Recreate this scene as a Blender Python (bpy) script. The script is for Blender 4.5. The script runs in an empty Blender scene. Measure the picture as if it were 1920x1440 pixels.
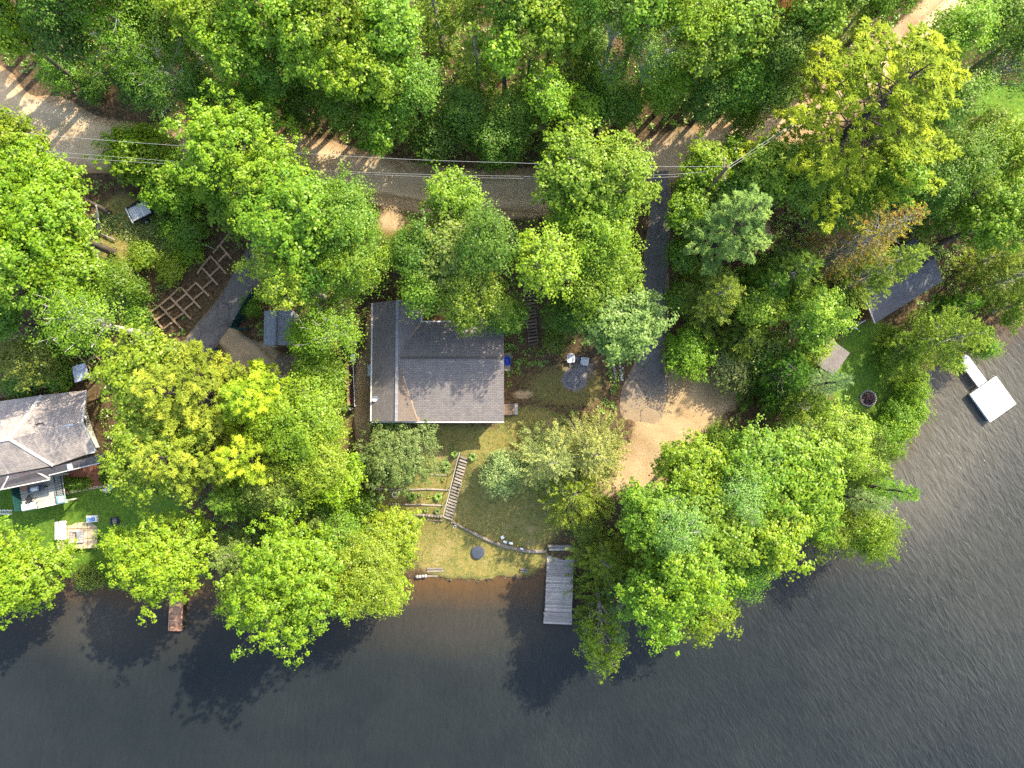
import bpy, math, random
import numpy as np
from mathutils import Vector, Matrix
R_ = math.radians
scene = bpy.context.scene
COL = scene.collection
CAMH, FPX, TILT = 60.0, 1280.0, math.atan(70/1280.0)          # camera height over the lake, focal length in photo pixels

# ------------------------------------------------------------------ camera, light, render
cam_data = bpy.data.cameras.new('camera'); cam_data.lens = 24; cam_data.sensor_width = 36
cam_data.clip_start = 0.5; cam_data.clip_end = 3000
cam = bpy.data.objects.new('camera', cam_data); COL.objects.link(cam)
CAMY = -CAMH*math.tan(TILT)
cam.location = (0, CAMY, CAMH); cam.rotation_euler = (TILT, 0, 0); scene.camera = cam
SUN_EL, SUN_AZ = 44.0, math.degrees(math.atan2(0.68, 0.733))
sd_ = bpy.data.lights.new('sun', 'SUN'); sd_.energy = 3.0; sd_.angle = R_(0.55); sd_.color = (1.0, 0.92, 0.75)
sun = bpy.data.objects.new('sun', sd_); COL.objects.link(sun)
dsun = Vector((math.sin(R_(SUN_AZ))*math.cos(R_(SUN_EL)), math.cos(R_(SUN_AZ))*math.cos(R_(SUN_EL)), math.sin(R_(SUN_EL))))
sun.rotation_euler = dsun.to_track_quat('Z', 'Y').to_euler(); sun.location = dsun*200
w = bpy.data.worlds.new('World'); scene.world = w; w.use_nodes = True
nt = w.node_tree; nt.nodes.clear()
sky = nt.nodes.new('ShaderNodeTexSky'); sky.sky_type = 'NISHITA'; sky.sun_disc = False
sky.sun_elevation = R_(SUN_EL); sky.sun_rotation = R_(SUN_AZ); sky.air_density = 1.0; sky.dust_density = 2.0; sky.ozone_density = 0.5
bg = nt.nodes.new('ShaderNodeBackground'); bg.inputs[1].default_value = 0.15
wo = nt.nodes.new('ShaderNodeOutputWorld')
nt.links.new(sky.outputs[0], bg.inputs[0]); nt.links.new(bg.outputs[0], wo.inputs[0])
vs = scene.view_settings; vs.view_transform = 'Standard'; vs.look = 'None'; vs.gamma = 1; vs.exposure = 1.84
scene.cycles.max_bounces = 6; scene.cycles.diffuse_bounces = 3; scene.cycles.transmission_bounces = 4
scene.cycles.glossy_bounces = 2; scene.cycles.caustics_reflective = False; scene.cycles.caustics_refractive = False
scene.cycles.use_denoising = False
scene.cycles.sample_clamp_indirect = 4.0

# ------------------------------------------------------------------ terrain
def U(px, py, z):
    dy, dz = (720-py)*math.cos(TILT)+FPX*math.sin(TILT), (720-py)*math.sin(TILT)-FPX*math.cos(TILT)
    s = (CAMH - z)/-dz
    return ((px - 960)*s, CAMY + dy*s)
CTRL = [(900,1040,.7),(830,1020,.8),(960,1050,.6),(940,1000,1.3),(930,930,2.5),(900,850,3.7),(960,820,3.9),(820,680,4.),(740,800,4.),(700,600,4.1),(680,700,4.),
 (740,860,3.6),(740,900,2.7),(740,930,2.0),(740,955,1.5),(740,985,.9),(680,920,2.2),(820,900,2.7),(820,935,2.),(860,970,1.3),
 (900,620,4.1),(1000,760,4.),(1060,700,4.),(1120,780,4.),(1210,720,4.),(1270,800,3.8),(1350,750,3.8),(1150,900,3.3),(1225,600,4.9),(1230,500,6.),(1235,400,7.3),(1235,330,7.9),
 (1000,640,4.2),(990,550,6.),(985,470,7.6),(860,450,7.3),(860,540,5.6),(700,500,6.2),(700,410,7.7),(860,350,8.),(600,310,8.),(400,290,8.),(200,240,8.),(0,180,8.2),(-150,150,8.4),(1180,260,8.2),
 (1370,260,8.2),(1500,215,8.4),(1640,120,9),(1790,10,9.4),(500,60,9.6),(200,60,9.3),(800,60,10),(1100,60,10.3),(1400,60,10.),(700,180,9.),(1000,180,9.4),(1300,160,9.2),
 (265,395,7.4),(230,470,6.9),(300,480,6.6),(340,530,5.9),(390,470,5.9),(290,560,6.),(380,560,4.9),(430,490,5.1),(325,605,4.9),(420,560,4.7),(470,490,4.9),(380,640,4.3),(460,640,4.3),(515,620,4.3),(560,700,4.2),(620,680,4.1),
 (90,820,3.2),(60,740,3.6),(150,720,3.9),(60,650,5.2),(30,500,7.2),(150,560,6.2),(100,400,7.6),(0,300,8),(200,950,1.6),(90,940,1.9),(145,1000,1.3),(60,1000,1.3),(250,1000,1.3),(450,850,3.),(330,800,3.3),(500,1000,1.5),(600,900,2.8),(620,1020,1.1),
 (1690,540,2.8),(1640,600,2.3),(1640,690,1.5),(1627,747,1.3),(1500,700,2.6),(1450,560,4.6),(1480,430,6.7),(1600,330,7.3),(1850,350,5.5),(1885,200,6.8),(1760,430,4.),(1870,500,1.6),(1800,580,1.2),(1300,950,2.3),(1450,900,1.7),(1450,820,2.5),(1200,1020,1.4),(1100,990,2.),(1350,900,2.4),
 (2100,200,5.5),(2050,50,7.5),(-200,600,6.5),(-200,900,3.),(900,-200,12),(200,-200,11),(1600,-200,11),(-300,0,10),(2200,-200,10)]
CX = np.array([(*U(a, b, c), c) for a, b, c in CTRL])
SHORE = [(-900,1120),(-200,1095),(0,1090),(110,1085),(160,1078),(230,1088),(330,1096),(430,1094),(520,1090),(600,1086),(700,1088),(785,1084),(830,1086),(880,1091),(940,1086),(1000,1087),(1024,1083),(1080,1082),(1150,1085),(1230,1072),(1320,1045),(1400,1005),(1480,975),(1540,955),(1590,930),(1622,880),(1640,850),(1670,842),(1700,800),(1722,745),(1728,705),(1760,690),(1800,676),(1830,650),(1870,612),(1905,582),(1950,550),(2900,150),(2900,-9000),(-9000,-9000),(-9000,1120)]
SH = np.array([U(a, b, 0) for a, b in SHORE])
def shore_sd(x, y):
    """signed distance to the shoreline in metres, positive on land"""
    x = np.asarray(x, float); y = np.asarray(y, float)
    best = np.full(x.shape, 1e9); inside = np.zeros(x.shape, bool)
    n = len(SH)
    for i in range(n):
        ax, ay = SH[i]; bx, by = SH[(i+1) % n]
        dx, dy = bx-ax, by-ay; L = dx*dx+dy*dy
        t = np.clip(((x-ax)*dx+(y-ay)*dy)/L, 0, 1)
        best = np.minimum(best, (x-ax-t*dx)**2+(y-ay-t*dy)**2)
        c = ((ay > y) != (by > y))
        with np.errstate(divide='ignore', invalid='ignore'):
            xi = ax + (y-ay)*dx/(dy if abs(dy) > 1e-9 else 1e-9)
        inside ^= c & (x < xi)
    d = np.sqrt(best)
    return np.where(inside, d, -d)
def T(x, y):
    """ground height"""
    x = np.asarray(x, float); y = np.asarray(y, float)
    num = np.zeros(x.shape); den = np.zeros(x.shape)
    for cx, cy, cz in CX:
        wgt = 1.0/((x-cx)**2+(y-cy)**2+3.0)**2.2
        num += wgt*cz; den += wgt
    z = num/den
    sd = shore_sd(x, y) + 0.12*np.sin(x*2.1+1.3*np.sin(y*1.7)) + 0.08*np.sin(x*5.3+y*3.1)
    t = np.clip(sd/7.0, 0, 1); t = t*t*(3-2*t)
    land = 0.22 + np.minimum(sd, 7)*0.06
    z = land*(1-t) + z*t
    k = np.clip(sd/0.35, 0, 1); k = k*k*(3-2*k)
    wz = -0.25 + np.maximum(sd, -30)*0.12
    return np.where(sd > 0, 0.05*(1-k)+z*k-0.12*(1-k), np.minimum(wz, -0.1))
def T1(x, y): return float(T(np.array([x]), np.array([y]))[0])
def G(px, py, h=0.0):
    """a photo pixel that shows the ground (or something h above it) -> x, y, ground z"""
    z = 3.0
    for _ in range(8):
        x, y = U(px, py, z + h); z = 0.4*z + 0.6*T1(x, y)
    return x, y, T1(x, y)

# ------------------------------------------------------------------ mesh helpers
class MB:
    def __init__(s): s.v = []; s.f = []; s.m = []; s.r = []; s.uv = []
    def add(s, verts, faces, mi=0, var=None, uvs=None):
        o = len(s.v); s.v += [tuple(p) for p in verts]
        for k, f in enumerate(faces):
            s.f.append([o+i for i in f]); s.m.append(mi)
            s.r.append(random.random() if var is None else var)
            s.uv.append(uvs[k] if uvs else None)
    def box(s, c, d, rz=0.0, mi=0, var=None, rx=0.0, ry=0.0, bev=0.0):
        M = Matrix.Translation(c) @ Matrix.Rotation(rz, 4, 'Z') @ Matrix.Rotation(ry, 4, 'Y') @ Matrix.Rotation(rx, 4, 'X')
        hx, hy, hz = d[0]/2, d[1]/2, d[2]/2
        if var is None: var = random.random()
        if bev <= 0:
            vs_ = [M @ Vector((a*hx, b*hy, c_*hz)) for c_ in (-1, 1) for a, b in ((-1,-1),(1,-1),(1,1),(-1,1))]
            s.add(vs_, [(3,2,1,0),(4,5,6,7),(0,1,5,4),(1,2,6,5),(2,3,7,6),(3,0,4,7)], mi, var)
        else:
            b_ = min(bev, hx*.9, hy*.9, hz*.9); ring = []
            for (zz, ins) in ((-hz, b_), (-hz+b_, 0), (hz-b_, 0), (hz, b_)):
                for a, b in ((-1,-1),(1,-1),(1,1),(-1,1)):
                    ring.append(M @ Vector((a*(hx-ins), b*(hy-ins), zz)))
            fs = [(3,2,1,0),(12,13,14,15)]
            for k in range(3):
                for i in range(4):
                    j = (i+1) % 4; fs.append((k*4+i, k*4+j, k*4+4+j, k*4+4+i))
            s.add(ring, fs, mi, var)
    def beam(s, a, b, wd, ht, mi=0, var=None):
        a, b = Vector(a), Vector(b); d = b-a; L = d.length
        s.box((a+b)/2, (L, wd, ht), rz=math.atan2(d.y, d.x), ry=-math.asin(max(-1, min(1, d.z/L))), mi=mi, var=var, bev=min(wd, ht)*0.12)
    def tube(s, pts, rad, n=8, mi=0, var=None, cap=True):
        pts = [Vector(p) for p in pts]
        if not hasattr(rad, '__len__'): rad = [rad]*len(pts)
        if var is None: var = random.random()
        vs_ = []; up = Vector((0.13, 0.27, 0.95))
        for i, p in enumerate(pts):
            t = (pts[min(i+1, len(pts)-1)] - pts[max(i-1, 0)]).normalized()
            if abs(t.dot(up)) > .97: u = t.cross(Vector((1, 0, 0))).normalized()
            else: u = t.cross(up).normalized()
            w_ = t.cross(u)
            for k in range(n):
                a = 2*math.pi*k/n; vs_.append(p + (u*math.cos(a)+w_*math.sin(a))*rad[i])
        fs = []
        for i in range(len(pts)-1):
            for k in range(n):
                j = (k+1) % n; fs.append((i*n+k, i*n+j, (i+1)*n+j, (i+1)*n+k))
        if cap: fs.append(tuple(range(n-1, -1, -1))); fs.append(tuple((len(pts)-1)*n+k for k in range(n)))
        s.add(vs_, fs, mi, var)
    def lathe(s, prof, n=16, c=(0,0,0), mi=0, var=None, axis='Z', jit=0.0):
        vs_ = []
        for r, z in prof:
            for k in range(n):
                a = 2*math.pi*k/n; rr = r*(1+random.uniform(-jit, jit)); p = (rr*math.cos(a), rr*math.sin(a), z)
                if axis == 'X': p = (p[2], p[0], p[1])
                vs_.append((c[0]+p[0], c[1]+p[1], c[2]+p[2]))
        fs = []
        for i in range(len(prof)-1):
            for k in range(n):
                j = (k+1) % n; fs.append((i*n+k, i*n+j, (i+1)*n+j, (i+1)*n+k))
        fs.append(tuple(range(n-1, -1, -1))); fs.append(tuple((len(prof)-1)*n+k for k in range(n)))
        s.add(vs_, fs, mi, random.random() if var is None else var)
    def slab(s, poly, t, mi=0, mi_side=None, course=None):
        """roof plane: polygon (world points, counter-clockwise from above) thickened downwards; uv in metres, u along the eave"""
        P = [Vector(p) for p in poly]; n = len(P)
        nrm = Vector((0, 0, 0))
        for i in range(n): nrm += (P[i]-P[0]).cross(P[(i+1) % n]-P[0])
        if nrm.z < 0: P.reverse(); nrm = -nrm
        nrm.normalize()
        if course is None:
            course = Vector((0, 0, 1)).cross(nrm)
        course = Vector(course); course = course.normalized() if course.length > 1e-4 else Vector((1, 0, 0))
        dn = nrm.cross(course)
        uv = [[(p.dot(course), p.dot(dn)) for p in P]]
        s.add(P, [tuple(range(n))], mi, 0.5, uv)
        Q = [p - Vector((0, 0, t)) for p in P]
        s.add(P+Q, [tuple(range(2*n-1, n-1, -1))] + [(i, n+i, n+(i+1) % n, (i+1) % n) for i in range(n)], mi if mi_side is None else mi_side, 0.5)
    def rock(s, c, d, seed=0, mi=0):
        rr = random.Random(seed); n1, n2 = 6, 9; vs_ = []
        for i in range(n1+1):
            th = math.pi*i/n1
            for k in range(n2):
                a = 2*math.pi*k/n2; q = 1+rr.uniform(-.16, .16)
                vs_.append((c[0]+d[0]/2*math.sin(th)*math.cos(a)*q, c[1]+d[1]/2*math.sin(th)*math.sin(a)*q, c[2]+d[2]/2*math.cos(th)*q))
        fs = []
        for i in range(n1):
            for k in range(n2):
                j = (k+1) % n2; fs.append((i*n2+k, (i+1)*n2+k, (i+1)*n2+j, i*n2+j))
        s.add(vs_, fs, mi, rr.random())
    def mesh(s, name, mats, smooth=False):
        me = bpy.data.meshes.new(name); me.from_pydata(s.v, [], s.f)
        mats = mats if isinstance(mats, (list, tuple)) else [mats]
        for m in mats: me.materials.append(m)
        me.polygons.foreach_set('material_index', s.m)
        me.attributes.new('var', 'FLOAT', 'FACE').data.foreach_set('value', s.r)
        if any(u is not None for u in s.uv):
            ul = me.uv_layers.new(name='UVMap'); k = 0
            for f, u in zip(s.f, s.uv):
                for i in range(len(f)):
                    if u is not None: ul.data[k].uv = u[i]
                    k += 1
        if smooth: me.polygons.foreach_set('use_smooth', [True]*len(s.f))
        me.update(); return me
    def build(s, name, mats, parent=None, smooth=False, loc=None, label=None):
        o = bpy.data.objects.new(name, s.mesh(name, mats, smooth)); COL.objects.link(o)
        if parent: o.parent = parent
        if loc: o.location = loc
        if label: o['label'] = label
        return o
def tag(o, label, cat, group=None):
    o['label'] = label; o['category'] = cat
    if group: o['group'] = group
    return o
def thing(name, label, cat, loc=(0,0,0), rz=0.0, group=None):
    o = bpy.data.objects.new(name, None); COL.objects.link(o); o.empty_display_size = .3
    o.location = loc; o.rotation_euler = (0, 0, rz); return tag(o, label, cat, group)
def structure(o): o['kind'] = 'structure'; return o
def copy_tree(root, loc, rz, label=None):
    r = root.copy(); COL.objects.link(r); r.location = loc; r.rotation_euler = (0, 0, rz)
    if label: r['label'] = label
    for ch in list(root.children):
        c = ch.copy(); COL.objects.link(c); c.parent = r
        for g in ch.children:
            d = g.copy(); COL.objects.link(d); d.parent = c
    return r

# ------------------------------------------------------------------ materials
def newmat(name):
    m = bpy.data.materials.new(name); m.use_nodes = True; t = m.node_tree; t.nodes.clear()
    return m, t, t.nodes, t.links
class NB:
    """node builder"""
    def __init__(s, name): s.m, s.t, s.n, s.l = newmat(name)
    def node(s, typ, **kw):
        x = s.n.new(typ)
        for k, v in kw.items(): setattr(x, k, v)
        return x
    def set(s, sock, v):
        if isinstance(v, bpy.types.NodeSocket): s.l.new(v, sock)
        elif v is not None: sock.default_value = v
    def pos(s):
        return s.node('ShaderNodeNewGeometry').outputs['Position']
    def objc(s): return s.node('ShaderNodeTexCoord').outputs['Object']
    def uv(s): return s.node('ShaderNodeTexCoord').outputs['UV']
    def mapping(s, vec, scale=(1,1,1), rot=(0,0,0), loc=(0,0,0)):
        x = s.node('ShaderNodeMapping'); s.l.new(vec, x.inputs[0]); x.inputs['Scale'].default_value = scale
        x.inputs['Rotation'].default_value = rot; x.inputs['Location'].default_value = loc; return x.outputs[0]
    def noise(s, vec, scale, detail=3, rough=.55, dist=0.0, out=0):
        x = s.node('ShaderNodeTexNoise'); s.l.new(vec, x.inputs['Vector']); x.inputs['Scale'].default_value = scale
        x.inputs['Detail'].default_value = detail; x.inputs['Roughness'].default_value = rough; x.inputs['Distortion'].default_value = dist
        return x.outputs[out]
    def ramp(s, fac, lo, hi, a=0.0, b=1.0):
        x = s.node('ShaderNodeMapRange'); x.clamp = True; s.set(x.inputs[0], fac)
        for i, v in enumerate((lo, hi, a, b)): s.set(x.inputs[i+1], v)
        return x.outputs[0]
    def math(s, op, a, b=None, c=None):
        x = s.node('ShaderNodeMath', operation=op)
        for i, v in enumerate((a, b, c)): s.set(x.inputs[i], v)
        return x.outputs[0]
    def mix(s, fac, a, b, blend='MIX'):
        x = s.node('ShaderNodeMix', data_type='RGBA', blend_type=blend)
        s.set(x.inputs[0], fac)
        for sock, v in ((x.inputs[6], a), (x.inputs[7], b)):
            s.set(sock, (*v, 1) if isinstance(v, tuple) and len(v) == 3 else v)
        return x.outputs[2]
    def attr(s, name, out='Fac'):
        return s.node('ShaderNodeAttribute', attribute_name=name).outputs[out]
    def bump(s, h, strength=.5, dist=.02):
        x = s.node('ShaderNodeBump'); s.l.new(h, x.inputs['Height']); x.inputs['Strength'].default_value = strength; x.inputs['Distance'].default_value = dist
        return x.outputs[0]
    def principled(s, col, rough=.8, normal=None, metal=0.0, spec=.3):
        x = s.node('ShaderNodeBsdfPrincipled')
        s.set(x.inputs['Base Color'], (*col, 1) if isinstance(col, tuple) and len(col) == 3 else col)
        s.set(x.inputs['Roughness'], rough); s.set(x.inputs['Metallic'], metal); s.set(x.inputs['Specular IOR Level'], spec)
        if normal is not None: s.l.new(normal, x.inputs['Normal'])
        s.out(x.outputs[0]); return x
    def out(s, sh):
        o = s.node('ShaderNodeOutputMaterial'); s.l.new(sh, o.inputs[0])
    def sep(s, col):
        x = s.node('ShaderNodeSeparateColor'); s.l.new(col, x.inputs[0]); return x.outputs

def plain(name, col, rough=.7, amp=.25, scale=8.0, metal=0.0, spec=.3):
    b = NB(name); p = b.objc(); n = b.noise(p, scale, 4); v = b.attr('var')
    k = b.math('ADD', b.ramp(n, .3, .7, 1-amp, 1+amp), b.ramp(v, 0, 1, -amp*.6, amp*.6))
    c = b.mix(1.0, col, k, 'MULTIPLY')
    b.principled(c, rough, b.bump(n, .25, .02), metal, spec); return b.m
def wood(name, col, amp=.3, dark=(.05,.04,.03), rot=0.0):
    b = NB(name); p = b.objc(); v = b.attr('var')
    g = b.noise(b.mapping(p, (2.5, 22, 22), (0, 0, rot)), 1.0, 4, .6)
    bl = b.noise(p, 1.6, 3); sp = b.noise(p, 26, 2)
    k = b.math('ADD', b.ramp(g, .3, .75, 1-amp, 1+amp*.5), b.ramp(v, 0, 1, -amp, amp*.7))
    c = b.mix(1.0, col, k, 'MULTIPLY')
    c = b.mix(b.ramp(bl, .52, .72, 0, .55), c, tuple(x*.55 for x in col))
    c = b.mix(b.ramp(sp, .66, .74, 0, .6), c, dark)
    b.principled(c, .85, b.bump(g, .4, .01), 0, .2); return b.m
def shingle(name, col, col2, w=.33, h=.14, stain=(.10,.10,.10), st=.35, moss=None):
    b = NB(name); uv = b.uv(); br = b.node('ShaderNodeTexBrick')
    b.l.new(uv, br.inputs['Vector'])
    br.inputs['Color1'].default_value = (*col, 1); br.inputs['Color2'].default_value = (*col2, 1)
    br.inputs['Mortar'].default_value = (col[0]*.42, col[1]*.42, col[2]*.42, 1)
    br.inputs['Scale'].default_value = 1.0; br.inputs['Mortar Size'].default_value = .012; br.inputs['Bias'].default_value = 0
    br.inputs['Brick Width'].default_value = w; br.inputs['Row Height'].default_value = h
    p = b.pos(); n1 = b.noise(p, .9, 4, .6); n2 = b.noise(p, 14, 3, .6); n3 = b.noise(b.mapping(uv, (3.2, .25, 1)), 1.0, 4, .65)
    c = b.mix(1.0, br.outputs['Color'], b.ramp(n2, .25, .75, .72, 1.28), 'MULTIPLY')
    c = b.mix(b.ramp(n1, .45, .75, 0, st), c, stain)
    c = b.mix(b.ramp(n3, .52, .75, 0, st*.8), c, tuple(x*1.35 for x in col))
    if moss:
        n4 = b.noise(p, 9, 4, .7); n5 = b.noise(p, 30, 2)
        c = b.mix(b.ramp(n4, .40, .62, 0, .7), c, moss)
        c = b.mix(b.ramp(n5, .64, .7, 0, .7), c, (.42, .36, .2))
    else:
        n6 = b.noise(p, 20, 1)
        c = b.mix(b.ramp(n6, .72, .76, 0, .8), c, (.30, .22, .10))
    b.principled(c, .95, b.bump(br.outputs['Fac'], -.5, .012), 0, .15); return b.m
def leafmat(name, transl=.42, hue=.05, gloss=.05):
    b = NB(name); oc = b.node('ShaderNodeObjectInfo').outputs['Color']; v = b.attr('var')
    hs = b.node('ShaderNodeHueSaturation'); b.l.new(oc, hs.inputs['Color'])
    b.l.new(b.ramp(v, 0, 1, .5+hue*.6, .5-hue), hs.inputs['Hue'])
    b.l.new(b.ramp(v, 0, 1, .58, 1.42), hs.inputs['Value'])
    hs.inputs['Saturation'].default_value = 1.0
    c = hs.outputs[0]
    d = b.node('ShaderNodeBsdfDiffuse'); b.l.new(c, d.inputs[0])
    t = b.node('ShaderNodeBsdfTranslucent'); b.l.new(b.mix(1.0, c, (1.05, 1.1, .6), 'MULTIPLY'), t.inputs[0])
    mx = b.node('ShaderNodeMixShader'); mx.inputs[0].default_value = transl; b.l.new(d.outputs[0], mx.inputs[1]); b.l.new(t.outputs[0], mx.inputs[2])
    g = b.node('ShaderNodeBsdfGlossy'); g.inputs['Roughness'].default_value = .45; g.inputs[0].default_value = (1, 1, .9, 1)
    m2 = b.node('ShaderNodeMixShader'); m2.inputs[0].default_value = gloss; b.l.new(mx.outputs[0], m2.inputs[1]); b.l.new(g.outputs[0], m2.inputs[2])
    b.out(m2.outputs[0]); return b.m
def barkmat(name, col, col2):
    b = NB(name); p = b.objc(); n = b.noise(b.mapping(p, (6, 6, 1.2)), 2.0, 4, .65)
    b.principled(b.mix(b.ramp(n, .35, .65), col, col2), .95, b.bump(n, .6, .03), 0, .1); return b.m

LEAF = leafmat('leaf_broad', .40, .045, .02)
NEEDLE = leafmat('leaf_needle', .25, .03, .008)
BARK = barkmat('bark_grey', (.16,.13,.10), (.07,.055,.042))
BARK_PALE = barkmat('bark_pale', (.55,.53,.48), (.30,.27,.23))
BARK_DARK = barkmat('bark_dark', (.085,.07,.06), (.04,.032,.027))
TWIG = barkmat('bark_twig', (.36,.33,.28), (.2,.17,.13))
M = {}
M['shingle'] = shingle('roof_shingle_grey', (.215,.185,.165), (.165,.145,.133), stain=(.115,.10,.095))
M['shingle_moss'] = shingle('roof_shingle_mossy', (.15,.125,.11), (.115,.10,.09), moss=(.17,.115,.075))
M['shingle_old'] = shingle('roof_shingle_old', (.43,.355,.295), (.31,.26,.225), stain=(.17,.15,.14), st=.8)
M['shingle_brown'] = shingle('roof_shingle_brown', (.13,.115,.115), (.095,.088,.09), stain=(.09,.05,.045), st=.5)
M['shingle_black'] = shingle('roof_shingle_black', (.125,.125,.13), (.09,.09,.097), stain=(.10,.07,.05), st=.3)
M['shingle_blue'] = shingle('roof_shingle_blue', (.27,.28,.30), (.21,.22,.245), stain=(.16,.17,.18))
M['trim'] = plain('trim_pale', (.50,.48,.43), .6, .1)
M['cap'] = plain('ridge_cap', (.48,.42,.36), .8, .2)
M['capgrey'] = plain('ridge_cap_grey', (.24,.23,.235), .85, .2)
M['white_boards'] = wood('white_boards', (.70,.69,.66), .10, (.3,.28,.25))
M['siding'] = plain('siding_cream', (.62,.60,.50), .7, .08, 3)
M['siding_brown'] = wood('siding_brown', (.20,.10,.055), .2)
M['grey_wood'] = wood('weathered_wood', (.41,.36,.315), .3)
M['step_wood'] = wood('step_wood', (.30,.25,.20), .3)
M['tan_wood'] = wood('timber_tan', (.38,.26,.155), .22)
M['red_wood'] = wood('dock_red_wood', (.36,.20,.12), .3)
M['brown_wood'] = wood('wood_brown', (.17,.12,.085), .3)
M['log'] = wood('log_wood', (.27,.225,.18), .3)
M['deckpaint'] = wood('deck_paint', (.42,.41,.36), .14)
M['white'] = plain('white_paint', (.80,.79,.76), .5, .05, 2)
M['whiteplastic'] = plain('white_plastic', (.66,.67,.68), .4, .08)
M['steel'] = plain('galvanised_steel', (.50,.51,.52), .5, .2, 5, .25)
M['bluebin'] = plain('blue_plastic', (.02,.06,.42), .4, .1)
M['barrel'] = plain('barrel_blue', (.03,.13,.30), .4, .15)
M['black'] = plain('black_metal', (.018,.019,.022), .5, .2)
M['dgreen'] = plain('dark_green_mesh', (.008,.05,.045), .8, .3)
M['slate'] = plain('slate_cover', (.045,.055,.075), .6, .25, 6)
M['stone'] = plain('field_stone', (.36,.33,.30), .9, .3, 5)
M['ashstone'] = plain('ash_stone', (.24,.21,.195), .9, .35, 5)
M['paver'] = plain('paver_tan', (.42,.32,.21), .9, .3, 2.2)
M['mulch'] = plain('red_mulch', (.23,.085,.045), .95, .4, 12)
M['glass'] = plain('window_glass', (.05,.07,.09), .08, .05, 1, 0, .6)
M['skylight'] = plain('skylight_glass', (.55,.62,.72), .15, .05, 1, 0, .6)
M['teal'] = plain('teal_plastic', (.12,.42,.42), .5, .1)
M['char'] = plain('charred_wood', (.075,.045,.045), .95, .5, 9)
M['pink'] = plain('terracotta', (.42,.20,.12), .8, .2)
M['rope'] = plain('rope_white', (.55,.53,.47), .9, .15)
M['wire'] = plain('wire_aluminium', (.33,.33,.31), .5, .05, 1)
M['bluecloth'] = plain('cushion_blue', (.16,.26,.5), .9, .6, 9)
M['tank'] = plain('tank_white', (.7,.74,.8), .4, .06)
def deadmat():
    b = NB('leaf_dying'); v = b.attr('var'); r = b.node('ShaderNodeValToRGB'); b.l.new(v, r.inputs[0]); e = r.color_ramp.elements
    e[0].position = .12; e[0].color = (.15,.12,.05,1); e[1].position = .9; e[1].color = (.42,.40,.03,1)
    for p, c in ((.30,(.20,.21,.05,1)),(.47,(.24,.16,.04,1)),(.58,(.38,.17,.028,1)),(.72,(.24,.26,.045,1))): x = e.new(p); x.color = c
    d = b.node('ShaderNodeBsdfDiffuse'); b.l.new(r.outputs[0], d.inputs[0]); t = b.node('ShaderNodeBsdfTranslucent'); b.l.new(r.outputs[0], t.inputs[0])
    mx = b.node('ShaderNodeMixShader'); mx.inputs[0].default_value = .2; b.l.new(d.outputs[0], mx.inputs[1]); b.l.new(t.outputs[0], mx.inputs[2]); b.out(mx.outputs[0]); return b.m
NEEDLE_DEAD = deadmat()
M['green_plant'] = leafmat('leaf_plant', .35, .04, .06)

# ------------------------------------------------------------------ ground, water, roads
def axis_coords(a, b, step, far):
    c = list(np.arange(a, b+1e-6, step)); s = step; q = c[-1]
    while q < far: s *= 1.35; q += s; c.append(q)
    s = step; q = c[0]; pre = []
    while q > -far: s *= 1.35; q -= s; pre.append(q)
    return np.array(pre[::-1]+c)
def grid_mesh(name, xs, ys, zf, mat):
    X, Y = np.meshgrid(xs, ys); Z = zf(X, Y)
    nx, ny = len(xs), len(ys)
    me = bpy.data.meshes.new(name); nv = nx*ny
    me.vertices.add(nv); me.vertices.foreach_set('co', np.stack([X, Y, Z], -1).astype(np.float32).ravel())
    i = np.arange(nx-1)[None, :] + (np.arange(ny-1)*nx)[:, None]
    q = np.stack([i, i+1, i+1+nx, i+nx], -1).reshape(-1, 4); nf = len(q)
    me.loops.add(nf*4); me.loops.foreach_set('vertex_index', q.astype(np.int32).ravel())
    me.polygons.add(nf); me.polygons.foreach_set('loop_start', (np.arange(nf)*4).astype(np.int32))
    me.polygons.foreach_set('use_smooth', np.ones(nf, bool)); me.update(calc_edges=True); me.materials.append(mat)
    o = bpy.data.objects.new(name, me); COL.objects.link(o); return structure(o), X, Y, Z
def px_of(X, Y, Z):
    q = Y-CAMY; k = Z-CAMH; yc = q*math.cos(TILT)+k*math.sin(TILT); s = FPX/(q*math.sin(TILT)-k*math.cos(TILT)); s = np.where(s > 0, s, 1e4); return 960+X*s, 720-yc*s
def seg_dist(PX, PY, pts):
    d = np.full(PX.shape, 1e9)
    for (ax, ay), (bx, by) in zip(pts[:-1], pts[1:]):
        dx, dy = bx-ax, by-ay; L = dx*dx+dy*dy+1e-9
        t = np.clip(((PX-ax)*dx+(PY-ay)*dy)/L, 0, 1)
        d = np.minimum(d, np.hypot(PX-ax-t*dx, PY-ay-t*dy))
    return d
def soft(d, r, f): return np.clip((r-d)/f+.5, 0, 1)
ROAD = [(-260,120,170),(-60,190,165),(60,232,150),(160,262,118),(260,282,98),(380,292,88),(500,292,84),(600,306,84),(700,336,76),(800,356,70),(900,366,66),(1000,362,64),(1100,345,64),(1190,318,70),(1270,290,66),(1350,272,58),(1430,246,52),(1500,216,50),(1580,180,48),(1680,110,48),(1780,20,56),(1860,-60,60),(1990,-190,60)]
DRIVE = [(1233,322,44),(1236,400,46),(1232,470,46),(1229,540,46),(1228,610,46),(1222,670,52),(1214,715,78),(1204,756,84),(1196,802,70)]
DRIVE2 = [(520,430,58),(485,490,56),(452,540,55),(418,590,54),(380,640,56),(345,690,56)]
DRIVE2B = [(405,612,44),(450,652,62),(490,690,62),(520,720,50),(560,760,40)]
ROADS_XY = []
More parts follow.
